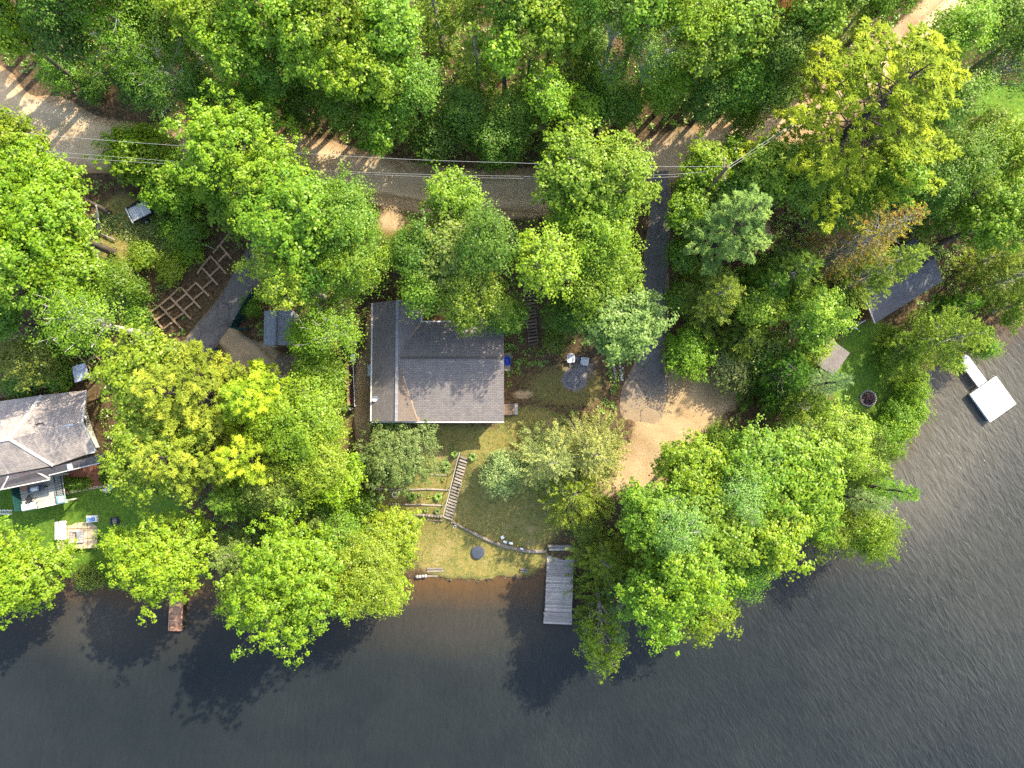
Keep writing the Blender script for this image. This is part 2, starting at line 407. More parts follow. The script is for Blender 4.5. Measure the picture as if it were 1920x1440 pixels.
def zones(X, Y, Z):
    PX, PY = px_of(X, Y, Z)
    def blob(x, y, rx, ry, f=.35, rot=0):
        c, s = math.cos(R_(rot)), math.sin(R_(rot)); a, b_ = PX-x, PY-y
        return np.clip((1-np.hypot((a*c+b_*s)/rx, (-a*s+b_*c)/ry))/f, 0, 1)
    mx = np.maximum.reduce
    r_ = seg_dist(PX, PY, [p[:2] for p in ROAD])
    dirt = mx([soft(r_, 46, 22), blob(1270,800,100,150,.4,20), blob(1190,880,50,70,.5), blob(1130,915,60,25,.6), blob(1320,735,95,60,.5), blob(680,760,22,130,.5), blob(700,640,25,110,.6)*.7,
        blob(1230,350,22,40,.6), blob(1390,275,60,40,.6), blob(60,330,90,60,.6), blob(735,415,45,35,.7)*.8, blob(1435,445,18,40,.6), blob(1790,15,60,50,.5), blob(1890,215,22,14,.7),
        blob(980,740,32,14,.7)*.8, blob(930,1005,12,9,.9)*0, blob(1405,620,14,40,.7), blob(470,670,70,40,.5)])
    dry = mx([blob(860,850,190,70,.5), blob(920,960,170,110,.4), blob(900,1045,150,55,.35), blob(1060,725,130,70,.6)*.55, blob(820,940,150,90,.4), blob(230,440,75,100,.5), blob(750,440,70,50,.6), blob(760,1000,80,60,.5), blob(1000,800,90,50,.6), blob(640,800,40,90,.6)*.5, blob(330,460,60,60,.7)*.7])
    lawn = mx([blob(170,970,220,90,.35), blob(60,960,160,90,.4), blob(1640,700,110,120,.4), blob(1890,200,75,60,.4), blob(890,815,90,28,.8)*.3, blob(950,880,70,40,.9)*.4, blob(150,1060,140,30,.5)])
    ash = mx([blob(1077,712,34,30,.6), blob(1090,690,60,50,.9)*.6, blob(896,1037,18,18,.6)*.7])
    return np.stack([dirt, dry, lawn, ash], -1)
def ground_material():
    b = NB('ground_soil'); p = b.pos(); z = b.attr('zone', 'Color'); zr, zg, zb = b.sep(z); za = b.attr('zone', 'Alpha')
    nA = b.noise(p, .55, 4, .6); nB = b.noise(p, 3.2, 4, .65); nC = b.noise(p, 13, 3, .6); nD = b.noise(p, 34, 2, .6)
    vor = b.node('ShaderNodeTexVoronoi'); b.l.new(p, vor.inputs['Vector']); vor.inputs['Scale'].default_value = 9
    # forest litter
    lit = b.mix(b.ramp(nB, .35, .65), (.055,.037,.022), (.11,.072,.038))
    lit = b.mix(b.ramp(vor.outputs['Color'], .62, .8, 0, .75), lit, (.19,.115,.055))
    lit = b.mix(b.ramp(nC, .56, .7, 0, .7), lit, (.05,.075,.018))
    # sandy dirt
    dirt = b.mix(b.ramp(nA, .35, .65), (.32,.215,.11), (.43,.305,.165)); dirt = b.mix(1.0, dirt, b.ramp(nC, .25, .75, .72, 1.25), 'MULTIPLY')
    dirt = b.mix(b.ramp(nD, .62, .7, 0, .5), dirt, (.20,.125,.06))
    # dry grass
    g1 = b.mix(b.ramp(nC, .3, .7), (.30,.215,.075), (.16,.15,.035)); g1 = b.mix(b.ramp(nB, .48, .68, 0, .8), g1, (.085,.115,.022))
    g1 = b.mix(b.ramp(nA, .55, .72, 0, .6), g1, (.36,.26,.12)); g1 = b.mix(1.0, g1, b.ramp(nD, .2, .8, .48, 1.55), 'MULTIPLY')
    # lawn
    g2 = b.mix(b.ramp(nB, .35, .68), (.055,.125,.014), (.13,.205,.022)); g2 = b.mix(1.0, g2, b.ramp(nD, .2, .8, .6, 1.4), 'MULTIPLY')
    g2 = b.mix(b.ramp(nA, .55, .75, 0, .4), g2, (.20,.22,.04))
    ash = b.mix(b.ramp(nC, .3, .7), (.13,.11,.105), (.27,.245,.24))
    def edge(v, k=.5):
        q = b.math('ADD', v, b.math('MULTIPLY', b.math('SUBTRACT', nB, .5), 1.3*k)); q = b.math('ADD', q, b.math('MULTIPLY', b.math('SUBTRACT', nC, .5), .9*k))
        return b.math('MULTIPLY', b.ramp(q, .34, .66), b.ramp(v, 0, .12))
    c = b.mix(edge(zg), lit, g1); c = b.mix(edge(zr), c, dirt); c = b.mix(edge(zb), c, g2); c = b.mix(edge(za), c, ash)
    h = b.math('ADD', nC, b.math('MULTIPLY', nD, .6))
    # wet brown sand of the lake bed and bank
    zz = b.node('ShaderNodeSeparateXYZ'); b.l.new(p, zz.inputs[0])
    c = b.mix(b.ramp(zz.outputs[2], .02, .14, 1, 0), c, (.10,.065,.035))
    b.principled(c, .95, b.bump(h, .7, .05), 0, .1); return b.m
xs = axis_coords(-47, 47, .36, 420); ys = axis_coords(-19, 36, .36, 420)
ground, gX, gY, gZ = grid_mesh('ground', xs, ys, T, ground_material())
zc = zones(gX, gY, gZ).astype(np.float32)
ground.data.attributes.new('zone', 'FLOAT_COLOR', 'POINT').data.foreach_set('color', zc.reshape(-1, 4).ravel())

def water_material():
    b = NB('lake_water'); p = b.pos(); d = b.attr('depth'); sh = b.attr('shoal')
    n1 = b.noise(p, .12, 3, .6); n0 = b.noise(p, .5, 4, .6)
    dd = b.math('ADD', d, b.math('MULTIPLY', b.math('SUBTRACT', n0, .5), 1.6))
    deep = b.mix(b.ramp(n1, .35, .65), (.0115,.0145,.0142), (.0155,.0185,.0175))
    deep = b.mix(b.ramp(sh, 0, 1), deep, (.078,.072,.055))
    c = b.mix(b.math('MULTIPLY', b.ramp(dd, .0, 2.6, 1, 0), b.ramp(sh, .2, .8, 1, .25)), deep, (.125,.062,.018))
    c = b.mix(b.math('MULTIPLY', b.ramp(dd, 1.0, 7, .5, 0), b.ramp(sh, .2, .8, 1, .2)), c, (.052,.036,.018))
    b2 = b.noise(p, 22, 2)
    c = b.mix(1.0, c, b.ramp(b2, .2, .8, .84, 1.16), 'MULTIPLY')
    # wind ripples: short crests running with a slowly turning heading
    xz = b.node('ShaderNodeSeparateXYZ'); b.l.new(p, xz.inputs[0])
    def ripple(ang, sx, sy, dist=.6, det=2):
        return b.noise(b.mapping(b.mapping(p, (1,1,1), (0,0,R_(ang))), (sx, sy, 1)), 1.0, det, .55, dist)
    wA = ripple(8, 3.0, .7); wB = ripple(-32, 3.0, .75); wC = ripple(-12, 6.5, 2.2)
    f = b.ramp(b.math('ADD', xz.outputs[0], b.math('MULTIPLY', b.math('SUBTRACT', n1, .5), 14)), -22, 34)
    hgt = b.mix(f, wA, wB); hgt = b.math('ADD', hgt, b.math('MULTIPLY', wC, .45))
    gust = b.ramp(b.noise(p, .07, 3, .6), .35, .65, .55, 1.0)
    k = b.ramp(hgt, .45, 1.0, .74, 1.38)  # ripple shading painted into the water colour: crests lighter, troughs darker
    calm = b.ramp(b.math('ADD', xz.outputs[0], b.math('MULTIPLY', b.math('SUBTRACT', n1, .5), 30)), -30, 25, .35, 1.0)
    c = b.mix(1.0, c, b.mix(b.math('MULTIPLY', gust, calm), (1,1,1), k), 'MULTIPLY')
    hgt = b.math('MULTIPLY', hgt, b.math('MULTIPLY', calm, gust))
    x = b.principled(c, .2, b.bump(hgt, .85, .16), 0, .5)
    x.inputs['IOR'].default_value = 1.3
    return b.m
wxs = axis_coords(-47, 47, .5, 500); wys = axis_coords(-36, 12, .5, 500)
water, wX, wY, wZ = grid_mesh('lake_water', wxs, wys, lambda X, Y: np.zeros(X.shape), water_material())
dep = np.maximum(-shore_sd(wX, wY), 0).astype(np.float32)
water.data.attributes.new('depth', 'FLOAT', 'POINT').data.foreach_set('value', dep.ravel())
wpx, wpy = px_of(wX, wY, wZ)
def gb(x, y, rx, ry): return np.exp(-((wpx-x)/rx)**2-((wpy-y)/ry)**2)
shoal = np.clip(gb(1800,720,160,150)+.75*gb(1700,900,110,120)+.35*gb(1900,1000,300,300)+.3*gb(900,1150,160,90)+.35*gb(180,1160,90,70), 0, 1).astype(np.float32)
water.data.attributes.new('shoal', 'FLOAT', 'POINT').data.foreach_set('value', shoal.ravel())

def strip(name, pts, mat, lift, jit=.35, n=10, seg=.45, fade=0):
    P = []; 
    for px, py, wpx_ in pts:
        x, y, z = G(px, py); P.append((x, y, wpx_*(CAMH-z)/FPX))
    # Catmull-Rom, resampled
    out = []
    for i in range(len(P)-1):
        p0, p1, p2, p3 = (np.array(P[max(i-1, 0)]), np.array(P[i]), np.array(P[i+1]), np.array(P[min(i+2, len(P)-1)]))
        m = max(2, int(np.hypot(*(p2-p1)[:2])/seg))
        for k in range(m):
            t = k/m; out.append(.5*((2*p1)+(-p0+p2)*t+(2*p0-5*p1+4*p2-p3)*t*t+(-p0+3*p1-3*p2+p3)*t**3))
    out.append(np.array(P[-1])); out = np.array(out)
    ROADS_XY.append(out)
    tang = np.gradient(out[:, :2], axis=0); tang /= np.linalg.norm(tang, axis=1)[:, None]+1e-9
    nor = np.stack([-tang[:, 1], tang[:, 0]], -1)
    rng = np.random.RandomState(len(name)); m = len(out)
    def sm(v):
        for _ in range(2): v = np.convolve(np.pad(v, 2, 'edge'), np.ones(5)/5, 'valid')
        return v
    jl, jr = sm(rng.uniform(-1, 1, m))*jit*3, sm(rng.uniform(-1, 1, m))*jit*3
    vs_, ed = [], []
    for k in range(n+1):
        t = k/n*2-1; half = out[:, 2]/2; half = half+(jr if t > 0 else jl)*abs(t)
        xy = out[:, :2]+nor*(half*t)[:, None]; z = T(xy[:, 0], xy[:, 1])+lift-(.07 if k in (0, n) else 0)-(np.clip(1-np.cumsum(np.concatenate([[0], np.linalg.norm(np.diff(out[::-1, :2], axis=0), axis=1)]))[::-1]/1.2, 0, 1)*.16 if fade else 0)
        vs_.append(np.concatenate([xy, z[:, None]], 1)); ed.append(np.maximum(np.full(m, abs(t)), np.clip(1.25-np.cumsum(np.concatenate([[0], np.linalg.norm(np.diff(out[::-1, :2], axis=0), axis=1)]))[::-1]/max(fade, 1e-6), 0, 1.25) if fade else 0))
    V = np.stack(vs_, 1).reshape(-1, 3); E = np.stack(ed, 1).ravel()
    F = [(i*(n+1)+k, i*(n+1)+k+1, (i+1)*(n+1)+k+1, (i+1)*(n+1)+k) for i in range(m-1) for k in range(n)]
    me = bpy.data.meshes.new(name); me.from_pydata(V.tolist(), [], F); me.materials.append(mat)
    me.attributes.new('edge', 'FLOAT', 'POINT').data.foreach_set('value', E.astype(np.float32))
    me.polygons.foreach_set('use_smooth', [True]*len(F)); me.update()
    if me.polygons[0].normal.z < 0: me.flip_normals()
    o = bpy.data.objects.new(name, me); COL.objects.link(o); return structure(o)
def road_material(name, c1, c2, litter, worn=.25, edge_lo=.62, crack=False):
    b = NB(name); p = b.pos(); e = b.attr('edge')
    nA = b.noise(p, .5, 4, .6); nB = b.noise(p, 3, 4, .65); nC = b.noise(p, 14, 3, .6); nD = b.noise(p, 40, 2)
    c = b.mix(b.ramp(nA, .35, .65), c1, c2); c = b.mix(1.0, c, b.ramp(nC, .25, .75, 1-worn, 1+worn), 'MULTIPLY')
    tr = b.math('ABSOLUTE', b.math('SUBTRACT', e, .48))           # two wheel tracks
    c = b.mix(b.ramp(tr, 0, .22, .35, 0), c, tuple(min(1, x*1.25) for x in c1))
    q = b.math('ADD', e, b.math('MULTIPLY', b.math('SUBTRACT', nB, .5), .9)); q = b.math('ADD', q, b.math('MULTIPLY', b.math('SUBTRACT', nC, .5), .5))
    lit = b.mix(b.ramp(nC, .35, .65), litter, tuple(x*.5 for x in litter))
    c = b.mix(b.ramp(q, edge_lo, 1.08), c, lit)
    c = b.mix(b.ramp(nD, .66, .72, 0, .6), c, tuple(x*1.2 for x in litter))
    if crack:
        vo = b.node('ShaderNodeTexVoronoi', feature='DISTANCE_TO_EDGE'); wv = b.node('ShaderNodeVectorMath', operation='ADD'); b.l.new(p, wv.inputs[0])
        nz = b.noise(p, 1.2, 3, .6, 0, 1); b.l.new(nz, wv.inputs[1]); b.l.new(wv.outputs[0], vo.inputs['Vector']); vo.inputs['Scale'].default_value = .55
        c = b.mix(b.ramp(vo.outputs['Distance'], .006, .022, .75, 0), c, tuple(x*.35 for x in c1))
        c = b.mix(b.ramp(b.noise(p, .9, 2), .56, .62, 0, .35), c, tuple(x*.65 for x in c1))
    b.principled(c, .95, b.bump(nC, .4, .02), 0, .1); return b.m
M['dirtroad'] = road_material('dirt_road', (.48,.355,.21), (.39,.28,.155), (.30,.175,.075), .2)
M['asphalt'] = road_material('asphalt_old', (.165,.148,.134), (.13,.116,.105), (.36,.26,.155), .2, .72, True)
M['asphalt2'] = road_material('asphalt_worn', (.165,.146,.13), (.13,.114,.10), (.23,.165,.10), .22, .74, True)
M['gravel'] = road_material('gravel_path', (.40,.29,.17), (.32,.22,.12), (.24,.18,.07), .3, .7)
strip('dirt_road', ROAD, M['dirtroad'], .05, .5, 14)
strip('driveway', DRIVE, M['asphalt'], .09, .12, 10, .45, 8)
strip('side_driveway', DRIVE2, M['asphalt2'], .07, .12, 10)
strip('gravel_path', DRIVE2B, M['gravel'], .04, .25, 10)

# ------------------------------------------------------------------ plants
def rnd_unit(rg, n):
    v = rg.normal(size=(n, 3)); return v/np.linalg.norm(v, axis=1)[:, None]
def norm(v): return v/(np.linalg.norm(v, axis=1)[:, None]+1e-9)
def leaf_mesh(name, C, N, Lw, Ll, D, var, mat, fold=.18):
    """C centres, N normals, D length directions, Lw/Ll width and length: one bent diamond per leaf"""
    D = norm(D - N*np.sum(D*N, 1)[:, None]); S = np.cross(N, D); n = len(C)
    l = (Ll/2)[:, None]; w_ = (Lw/2)[:, None]
    V = np.stack([C-D*l, C+S*w_-N*w_*fold+D*l*.1, C+D*l-N*l*fold, C-S*w_-N*w_*fold+D*l*.1], 1).reshape(-1, 3)
    me = bpy.data.meshes.new(name); me.vertices.add(n*4); me.vertices.foreach_set('co', V.astype(np.float32).ravel())
    me.loops.add(n*4); me.loops.foreach_set('vertex_index', np.arange(n*4, dtype=np.int32))
    me.polygons.add(n); me.polygons.foreach_set('loop_start', np.arange(0, n*4, 4, dtype=np.int32))
    me.update(calc_edges=True); me.materials.append(mat)
    me.attributes.new('var', 'FLOAT', 'FACE').data.foreach_set('value', var.astype(np.float32))
    return me
def limb_tubes(mb, paths):
    for pts, r0, r1, n in paths:
        k = len(pts); mb.tube(pts, [r0+(r1-r0)*i/(k-1) for i in range(k)], n, 0, .5, cap=False)
def bez(a, b, lift, k=5):
    a, b = np.array(a), np.array(b); m = (a+b)/2+np.array([0, 0, lift])
    return [tuple((1-t)**2*a+2*t*(1-t)*m+t*t*b) for t in np.linspace(0, 1, k)]

def gen_broad(seed, R, H, leaf, per_m2, tight, bark, lobes=1.0, open_=0.0, aspect=.85):
    """tapered trunk, limbs to the crown's edge, twigs ending in clumps of leaves"""
    rg = np.random.RandomState(seed); cb = max(.12*H, H-R*2.3)
    mb = MB(); tr = .035*H**.9*.9+.03
    wob = rg.uniform(-.15, .15, 2)*R*.3
    tp = [(wob[0]*(t*t), wob[1]*t*t, H*.84*t) for t in np.linspace(0, 1, 7)]
    paths = [(tp, tr, tr*.2, 8)]
    nl = int(12+R*4.6); cz = (H+cb)/2; V = (H-cb)/2; clumps = []
    a0 = rg.uniform(0, 6.28); ecc = rg.uniform(.82, 1.15); ea = rg.uniform(0, 3.14)
    for i in range(nl):
        u = (i+.5)/nl; el = math.asin(min(.98, -.18+1.14*u**.85)); az = a0+i*2.39996+rg.uniform(-.3, .3)
        L = R*rg.uniform(.72, 1.06)*(1+.13*math.sin(3*az+a0)*lobes)
        L *= (1+(ecc-1)*math.cos(2*(az-ea)))*(.86 if el < .15 else 1.0)
        end = np.array([math.cos(az)*math.cos(el)*L, math.sin(az)*math.cos(el)*L, cz+V*math.sin(el)*rg.uniform(.9, 1.08)])
        h0 = cb*.75+(H*.8-cb*.75)*min(1, u*.95); t0 = h0/(H*.84)
        st = np.array([wob[0]*t0*t0, wob[1]*t0*t0, h0]); end[2] = max(end[2], h0+.05*L)
        pts = bez(st, end, .10*L*rg.uniform(-.3, 1.0)); paths.append((pts, tr*.38*(1-.5*u), .012, 5))
        pa = np.array(pts); m = int(6+R*2.0)
        for j in range(m):
            t = rg.uniform(.38, 1.0); q = pa[min(4, int(t*4))]*(1-(t*4 % 1))+pa[min(4, int(t*4)+1)]*(t*4 % 1)
            off = rg.normal(size=3)*np.array([1, 1, .55]); off = off/np.linalg.norm(off)*R*(.12+.22*rg.uniform())
            off[2] += .06*R; e = q+off
            if rg.uniform() < .5: paths.append(([tuple(q), tuple(q+off*.5+np.array([0,0,-.03*R])), tuple(e)], .022, .008, 3))
            ns = 3+int(rg.uniform()*3)
            for _ in range(ns):
                o2 = rg.normal(size=3)*np.array([1, 1, .5])*(.16+.055*R); clumps.append(np.concatenate([e+o2, [rg.uniform()]]))
    clumps = np.array(clumps)
    # open look: drop clumps inside the crown that hardly show
    rr = np.hypot(clumps[:, 0], clumps[:, 1])/R; hh = (clumps[:, 2]-cz)/V
    keep = (rr**2+np.maximum(hh, 0)**2 > .22) & (rg.uniform(size=len(clumps)) > open_)
    clumps = clumps[keep]
    total = int(per_m2*R*R); per = max(5, total//len(clumps)); n = per*len(clumps)
    ci = np.repeat(np.arange(len(clumps)), per); cr = tight*rg.uniform(.5, 1.55, len(clumps))[ci]*np.where(rg.uniform(size=n) < .18, 2.0, 1.0)
    off = rnd_unit(rg, n)*np.cbrt(rg.uniform(.05, 1, n))[:, None]*cr[:, None]; off[:, 2] *= .6
    C = clumps[ci, :3]+off
    outd = norm(C-np.array([0, 0, cz-.3*V])); N = norm(np.array([0, 0, .75])+.45*outd+.55*off/cr[:, None]+.42*rnd_unit(rg, n))
    D = norm(off+.35*rnd_unit(rg, n)); Ll = leaf*rg.uniform(.7, 1.25, n)
    var = np.clip(.5+.30*(clumps[ci, 3]-.5)+.22*rg.normal(size=n)*.6, 0, 1)
    limb_tubes(mb, paths)
    return leaf_mesh('crown', C, N, Ll*.82, Ll, D, var, LEAF), mb.mesh('trunk', bark, True)

def gen_conifer(seed, R, H, bark, kind):
    """kind: cedar, spruce, pine, dead"""
    rg = np.random.RandomState(seed); mb = MB(); tr = .02*H+.04
    tp = [(rg.uniform(-.04, .04)*R*t, rg.uniform(-.04, .04)*R*t, H*.985*t) for t in np.linspace(0, 1, 9)]
    paths = [(tp, tr, .012, 7)]
    h0 = {'cedar': .06, 'spruce': .06, 'pine': .28, 'dead': .1}[kind]*H
    if kind == 'pine': nb = int(36+H*2.6)
    elif kind == 'spruce': nb = int(40+H*9)
    else: nb = int(50+H*8)
    Cs, Ns, Ds, Ls, Ws, Vs = [], [], [], [], [], []
    az = rg.uniform(0, 6.28)
    for i in range(nb):
        u = (i+rg.uniform())/nb
        if kind == 'pine':
            z = h0+(H-h0)*(round(u*14)/14*.97+rg.uniform(0, .03)); az += 2.39996+rg.uniform(-.2, .2)
            L = R*(1-((z-h0)/(H-h0))**1.6)**.85*rg.uniform(.6, 1.12)+.25; rise = (.10+.55*(z/H)**2)
        elif kind == 'spruce':
            z = h0+(H-h0)*u**1.15; az += 2.39996+rg.uniform(-.15, .15)
            L = R*(1-(z-h0)/(H-h0))**.9*rg.uniform(.8, 1.08)+.08; rise = -.22+.5*(z/H)**2
        else:
            z = h0+(H-h0)*u**1.05; az += 2.39996+rg.uniform(-.3, .3)
            L = R*(1-((z-h0)/(H-h0))**1.5)**.9*rg.uniform(.5, 1.12)+.06; rise = .18+.35*(z/H)**2+rg.uniform(-.15, .15)
        d = np.array([math.cos(az), math.sin(az), rise]); d /= np.linalg.norm(d); st = np.array([0, 0, z]); en = st+d*L
        if kind != 'pine': en[2] -= .10*L
        pts = bez(st, en, -.06*L if kind != 'pine' else -.03*L, 4)
        if L > .4 and rg.uniform() < (1.0 if kind in ('pine', 'dead') else .5): paths.append((pts, .010+.009*L, .005, 4))
        if kind == 'dead' and rg.uniform() < .42: continue
        if kind == 'cedar' and math.sin(az*2.0+z*1.7+seed) > .62: continue
        pa = np.array(pts); ns = max(3, int(L*{'pine': 10.5, 'spruce': 8, 'cedar': 10, 'dead': 8}[kind]))
        side = np.array([-math.sin(az), math.cos(az), 0])
        bv = rg.uniform()
        for j in range(ns):
            t = (.22 if kind != 'pine' else .42)+(.78 if kind != 'pine' else .58)*(j+rg.uniform())/ns; t = min(t, .999); k = int(t*3); f = t*3-k
            q = pa[k]*(1-f)+pa[k+1]*f; wd = L*(.34 if kind == 'pine' else .24)*(1.15-t)
            sgn = rg.choice([-1, 1]); q = q+side*sgn*wd*rg.uniform(.1, 1)+d*rg.uniform(-.05, .1)+np.array([0, 0, rg.uniform(-.05, .08)*(1+L*.4)])
            sd = norm((d*.8+side*sgn*rg.uniform(.2, 1.1)+np.array([0, 0, rg.uniform(-.1, .35)]))[None])[0]
            if kind == 'pine':
                m = 13; o = rnd_unit(rg, m); o[:, 2] = np.abs(o[:, 2])*.8; o = norm(o+sd*.7); ln = rg.uniform(.18, .32, m)
                Cs.append(q+o*ln[:, None]*.5); Ds.append(o); Ns.append(norm(np.array([0, 0, 1.0])+.5*rnd_unit(rg, m))); Ls.append(ln); Ws.append(np.full(m, .07))
            else:
                m = 8 if kind != 'dead' else 6; tt = np.linspace(0, 1, m); sg = np.where(np.arange(m) % 2 == 0, 1, -1)[:, None]
                sl = .24+.10*L; fan = norm(sd+np.cross(sd, np.array([0, 0, 1.0]))*sg*rg.uniform(.3, .9, (m, 1))+.18*rnd_unit(rg, m))
                ln = rg.uniform(.10, .2, m)*(1.25 if kind == 'cedar' else .95)
                Cs.append(q+sd*sl*tt[:, None]*.9+fan*ln[:, None]*.5); Ds.append(fan); Ns.append(norm(np.array([0, 0, .8])+.65*rnd_unit(rg, m))); Ls.append(ln); Ws.append(np.full(m, .078 if kind != 'spruce' else .05))
            Vs.append(np.clip(np.full(m, .08+.66*bv)+rg.normal(size=m)*.15+(.2 if t > .8 else 0), 0, 1))
    C, N, D, L_, W_, V_ = (np.concatenate(a) for a in (Cs, Ns, Ds, Ls, Ws, Vs))
    limb_tubes(mb, paths)
    return leaf_mesh('crown', C, N, W_, L_, D, V_, NEEDLE_DEAD if kind == 'dead' else NEEDLE, .1), mb.mesh('trunk', bark, True)

PROTO = {}
SIZES = [1.1, 1.6, 2.2, 2.9, 3.8, 5.2]
def proto(kind, R, H):
    si = min(range(len(SIZES)), key=lambda i: abs(math.log(SIZES[i]/R)))
    Rp = SIZES[si]; hk = round(H/Rp*1.5)/1.5; hk = max(1.0, min(hk, 6.5)); Hp = Rp*hk
    key = (kind, si, hk); lst = PROTO.setdefault(key, [])
    if len(lst) < 3:
        sd = sum(ord(c) for c in kind)*131+si*17+int(hk*10)*7+len(lst)*977
        if kind == 'M': a = gen_broad(sd, Rp, Hp, .175, 1750, .25, BARK, 1.2, .06)
        elif kind == 'B': a = gen_broad(sd, Rp, Hp, .135, 1900, .36, BARK, .7, .05)
        elif kind == 'W': a = gen_broad(sd, Rp, Hp, .11, 1500, .40, BARK_PALE, .8, .25)
        elif kind == 'Y': a = gen_broad(sd, Rp, Hp, .155, 1500, .26, TWIG, 1.0, .15)
        elif kind == 'H': a = gen_broad(sd, Rp, Hp, .13, 1700, .24, BARK, .5, .0)
        elif kind == 'C': a = gen_conifer(sd, Rp, Hp, TWIG, 'cedar')
        elif kind == 'S': a = gen_conifer(sd, Rp, Hp, BARK_DARK, 'spruce')
        elif kind == 'P': a = gen_conifer(sd, Rp, Hp, BARK_DARK, 'pine')
        elif kind == 'D': a = gen_conifer(sd, Rp, Hp, TWIG, 'dead')
        lst.append(a)
        return a, Rp, Hp
    return lst[random.randrange(len(lst))], Rp, Hp
TINT = {'lime': (.205,.345,.012), 'bright': (.165,.310,.012), 'green': (.122,.250,.014), 'dark': (.095,.205,.014), 'deep': (.072,.160,.014), 'yel': (.215,.335,.018), 'gold': (.235,.315,.028),
 'olive': (.17,.245,.028), 'grey': (.16,.235,.045), 'pale': (.265,.30,.075), 'mint': (.20,.345,.06), 'orange': (.38,.20,.035), 'cedar': (.15,.235,.026), 'rust': (.36,.15,.03), 'pine': (.235,.355,.018), 'blue': (.15,.24,.07), 'silver': (.29,.37,.11), 'juniper': (.19,.27,.065)}
NAMES = {'M': ('maple_tree', 'tree'), 'B': ('broadleaf_tree', 'tree'), 'W': ('birch_tree', 'tree'), 'Y': ('young_tree', 'tree'), 'H': ('shrub', 'shrub'), 'C': ('cedar_tree', 'tree'), 'S': ('spruce_tree', 'tree'), 'P': ('pine_tree', 'tree'), 'D': ('dying_cedar_tree', 'tree')}
def on_road(x, y):
    for out in ROADS_XY:
        d = np.hypot(out[:, 0]-x, out[:, 1]-y); k = int(np.argmin(d))
        if d[k] < out[k, 2]/2+.15: return True
    return False
PADS = []      # rectangles in world xy where no stem may stand
def in_pad(x, y): return any(a <= x <= c and b <= y <= d for a, b, c, d in PADS)
MOVED = []
def plant(kind, cx, cy, r, H, tint, label, group=None):
    """crown seen at photo pixel cx, cy with radius r pixels; H is the tree's height in metres"""
    hc = (.60 if kind in 'MBWYH' else .42)
    x, y, z = G(cx, cy, hc*H); zc = z+hc*H
    bx, by = x, y
    bad = lambda a, b: on_road(a, b) or in_pad(a, b) or float(shore_sd(np.array([a]), np.array([b]))[0]) < .35
    if bad(bx, by):
        best = None
        for rad in np.arange(.3, 5.0, .3):
            for k in range(16):
                a = 2*math.pi*k/16; q = (x+rad*math.cos(a), y+rad*math.sin(a))
                if not bad(*q): best = q; break
            if best: break
        if best: bx, by = best
        MOVED.append((label, round(math.hypot(bx-x, by-y), 1)))
    bz = T1(bx, by); R = r*(CAMH-zc)/FPX
    (cm, tm), Rp, Hp = proto(kind, R, H)
    nm, cat = NAMES[kind]
    o = thing(nm, label, cat, (bx, by, bz-.05), 0, group)
    tilt = Vector((x-bx, y-by, zc-bz)); qt = Vector((0, 0, 1)).rotation_difference(tilt)
    o.rotation_mode = 'QUATERNION'
    from mathutils import Quaternion
    o.rotation_quaternion = qt @ Quaternion((0, 0, 1), random.uniform(0, 6.28))
    o.scale = (R/Rp*.97, R/Rp*.97, H/Hp)
    t = bpy.data.objects.new('stems' if kind == 'H' else 'trunk', tm); COL.objects.link(t); t.parent = o
    c = bpy.data.objects.new('crown', cm); COL.objects.link(c); c.parent = o
    q = TINT[tint]; j = [random.uniform(.9, 1.1) for _ in range(3)]; bj = random.uniform(.88, 1.12)
    c.color = (q[0]*j[0]*bj, q[1]*bj*(.5+.5*j[1]), q[2]*j[2]*bj, 1)
    return o

# ------------------------------------------------------------------ buildings and small things
random.seed(7)
def WP(px, py, z): return Vector((*U(px, py, z), z))
def roofparts(root, polys, t=.14, mats=None):
    pass
def wall_quads(mb, pts, z0, z1, mi=0):
    n = len(pts)
    for i in range(n):
        a, b = pts[i], pts[(i+1) % n]
        L = math.hypot(b[0]-a[0], b[1]-a[1])
        mb.add([(a[0], a[1], z0), (b[0], b[1], z0), (b[0], b[1], z1), (a[0], a[1], z1)], [(0, 1, 2, 3)], mi, .5, [[(0, 0), (L, 0), (L, z1-z0), (0, z1-z0)]])
def window(root, c, wd, ht, rz, name='window'):
    """frame with a pane set 4 cm proud of the wall; c is the centre in the root's space"""
    m = MB(); k = Matrix.Translation(c) @ Matrix.Rotation(rz, 4, 'Z')
    for a, b, d in (((0, 0, ht/2), 0, (wd+.14, .07, .09)), ((0, 0, -ht/2), 0, (wd+.2, .10, .09)), ((-wd/2, 0, 0), 0, (.09, .07, ht-.09)), ((wd/2, 0, 0), 0, (.09, .07, ht-.09)), ((0, 0, 0), 0, (.05, .05, ht-.09))):
        m.box(k @ Vector(a), d, rz)
    f = m.build('window', M['white'], root); g = MB(); g.box(k @ Vector((0, .008, 0)), (wd-.06, .02, ht-.06), rz); g.build('pane', M['glass'], f)

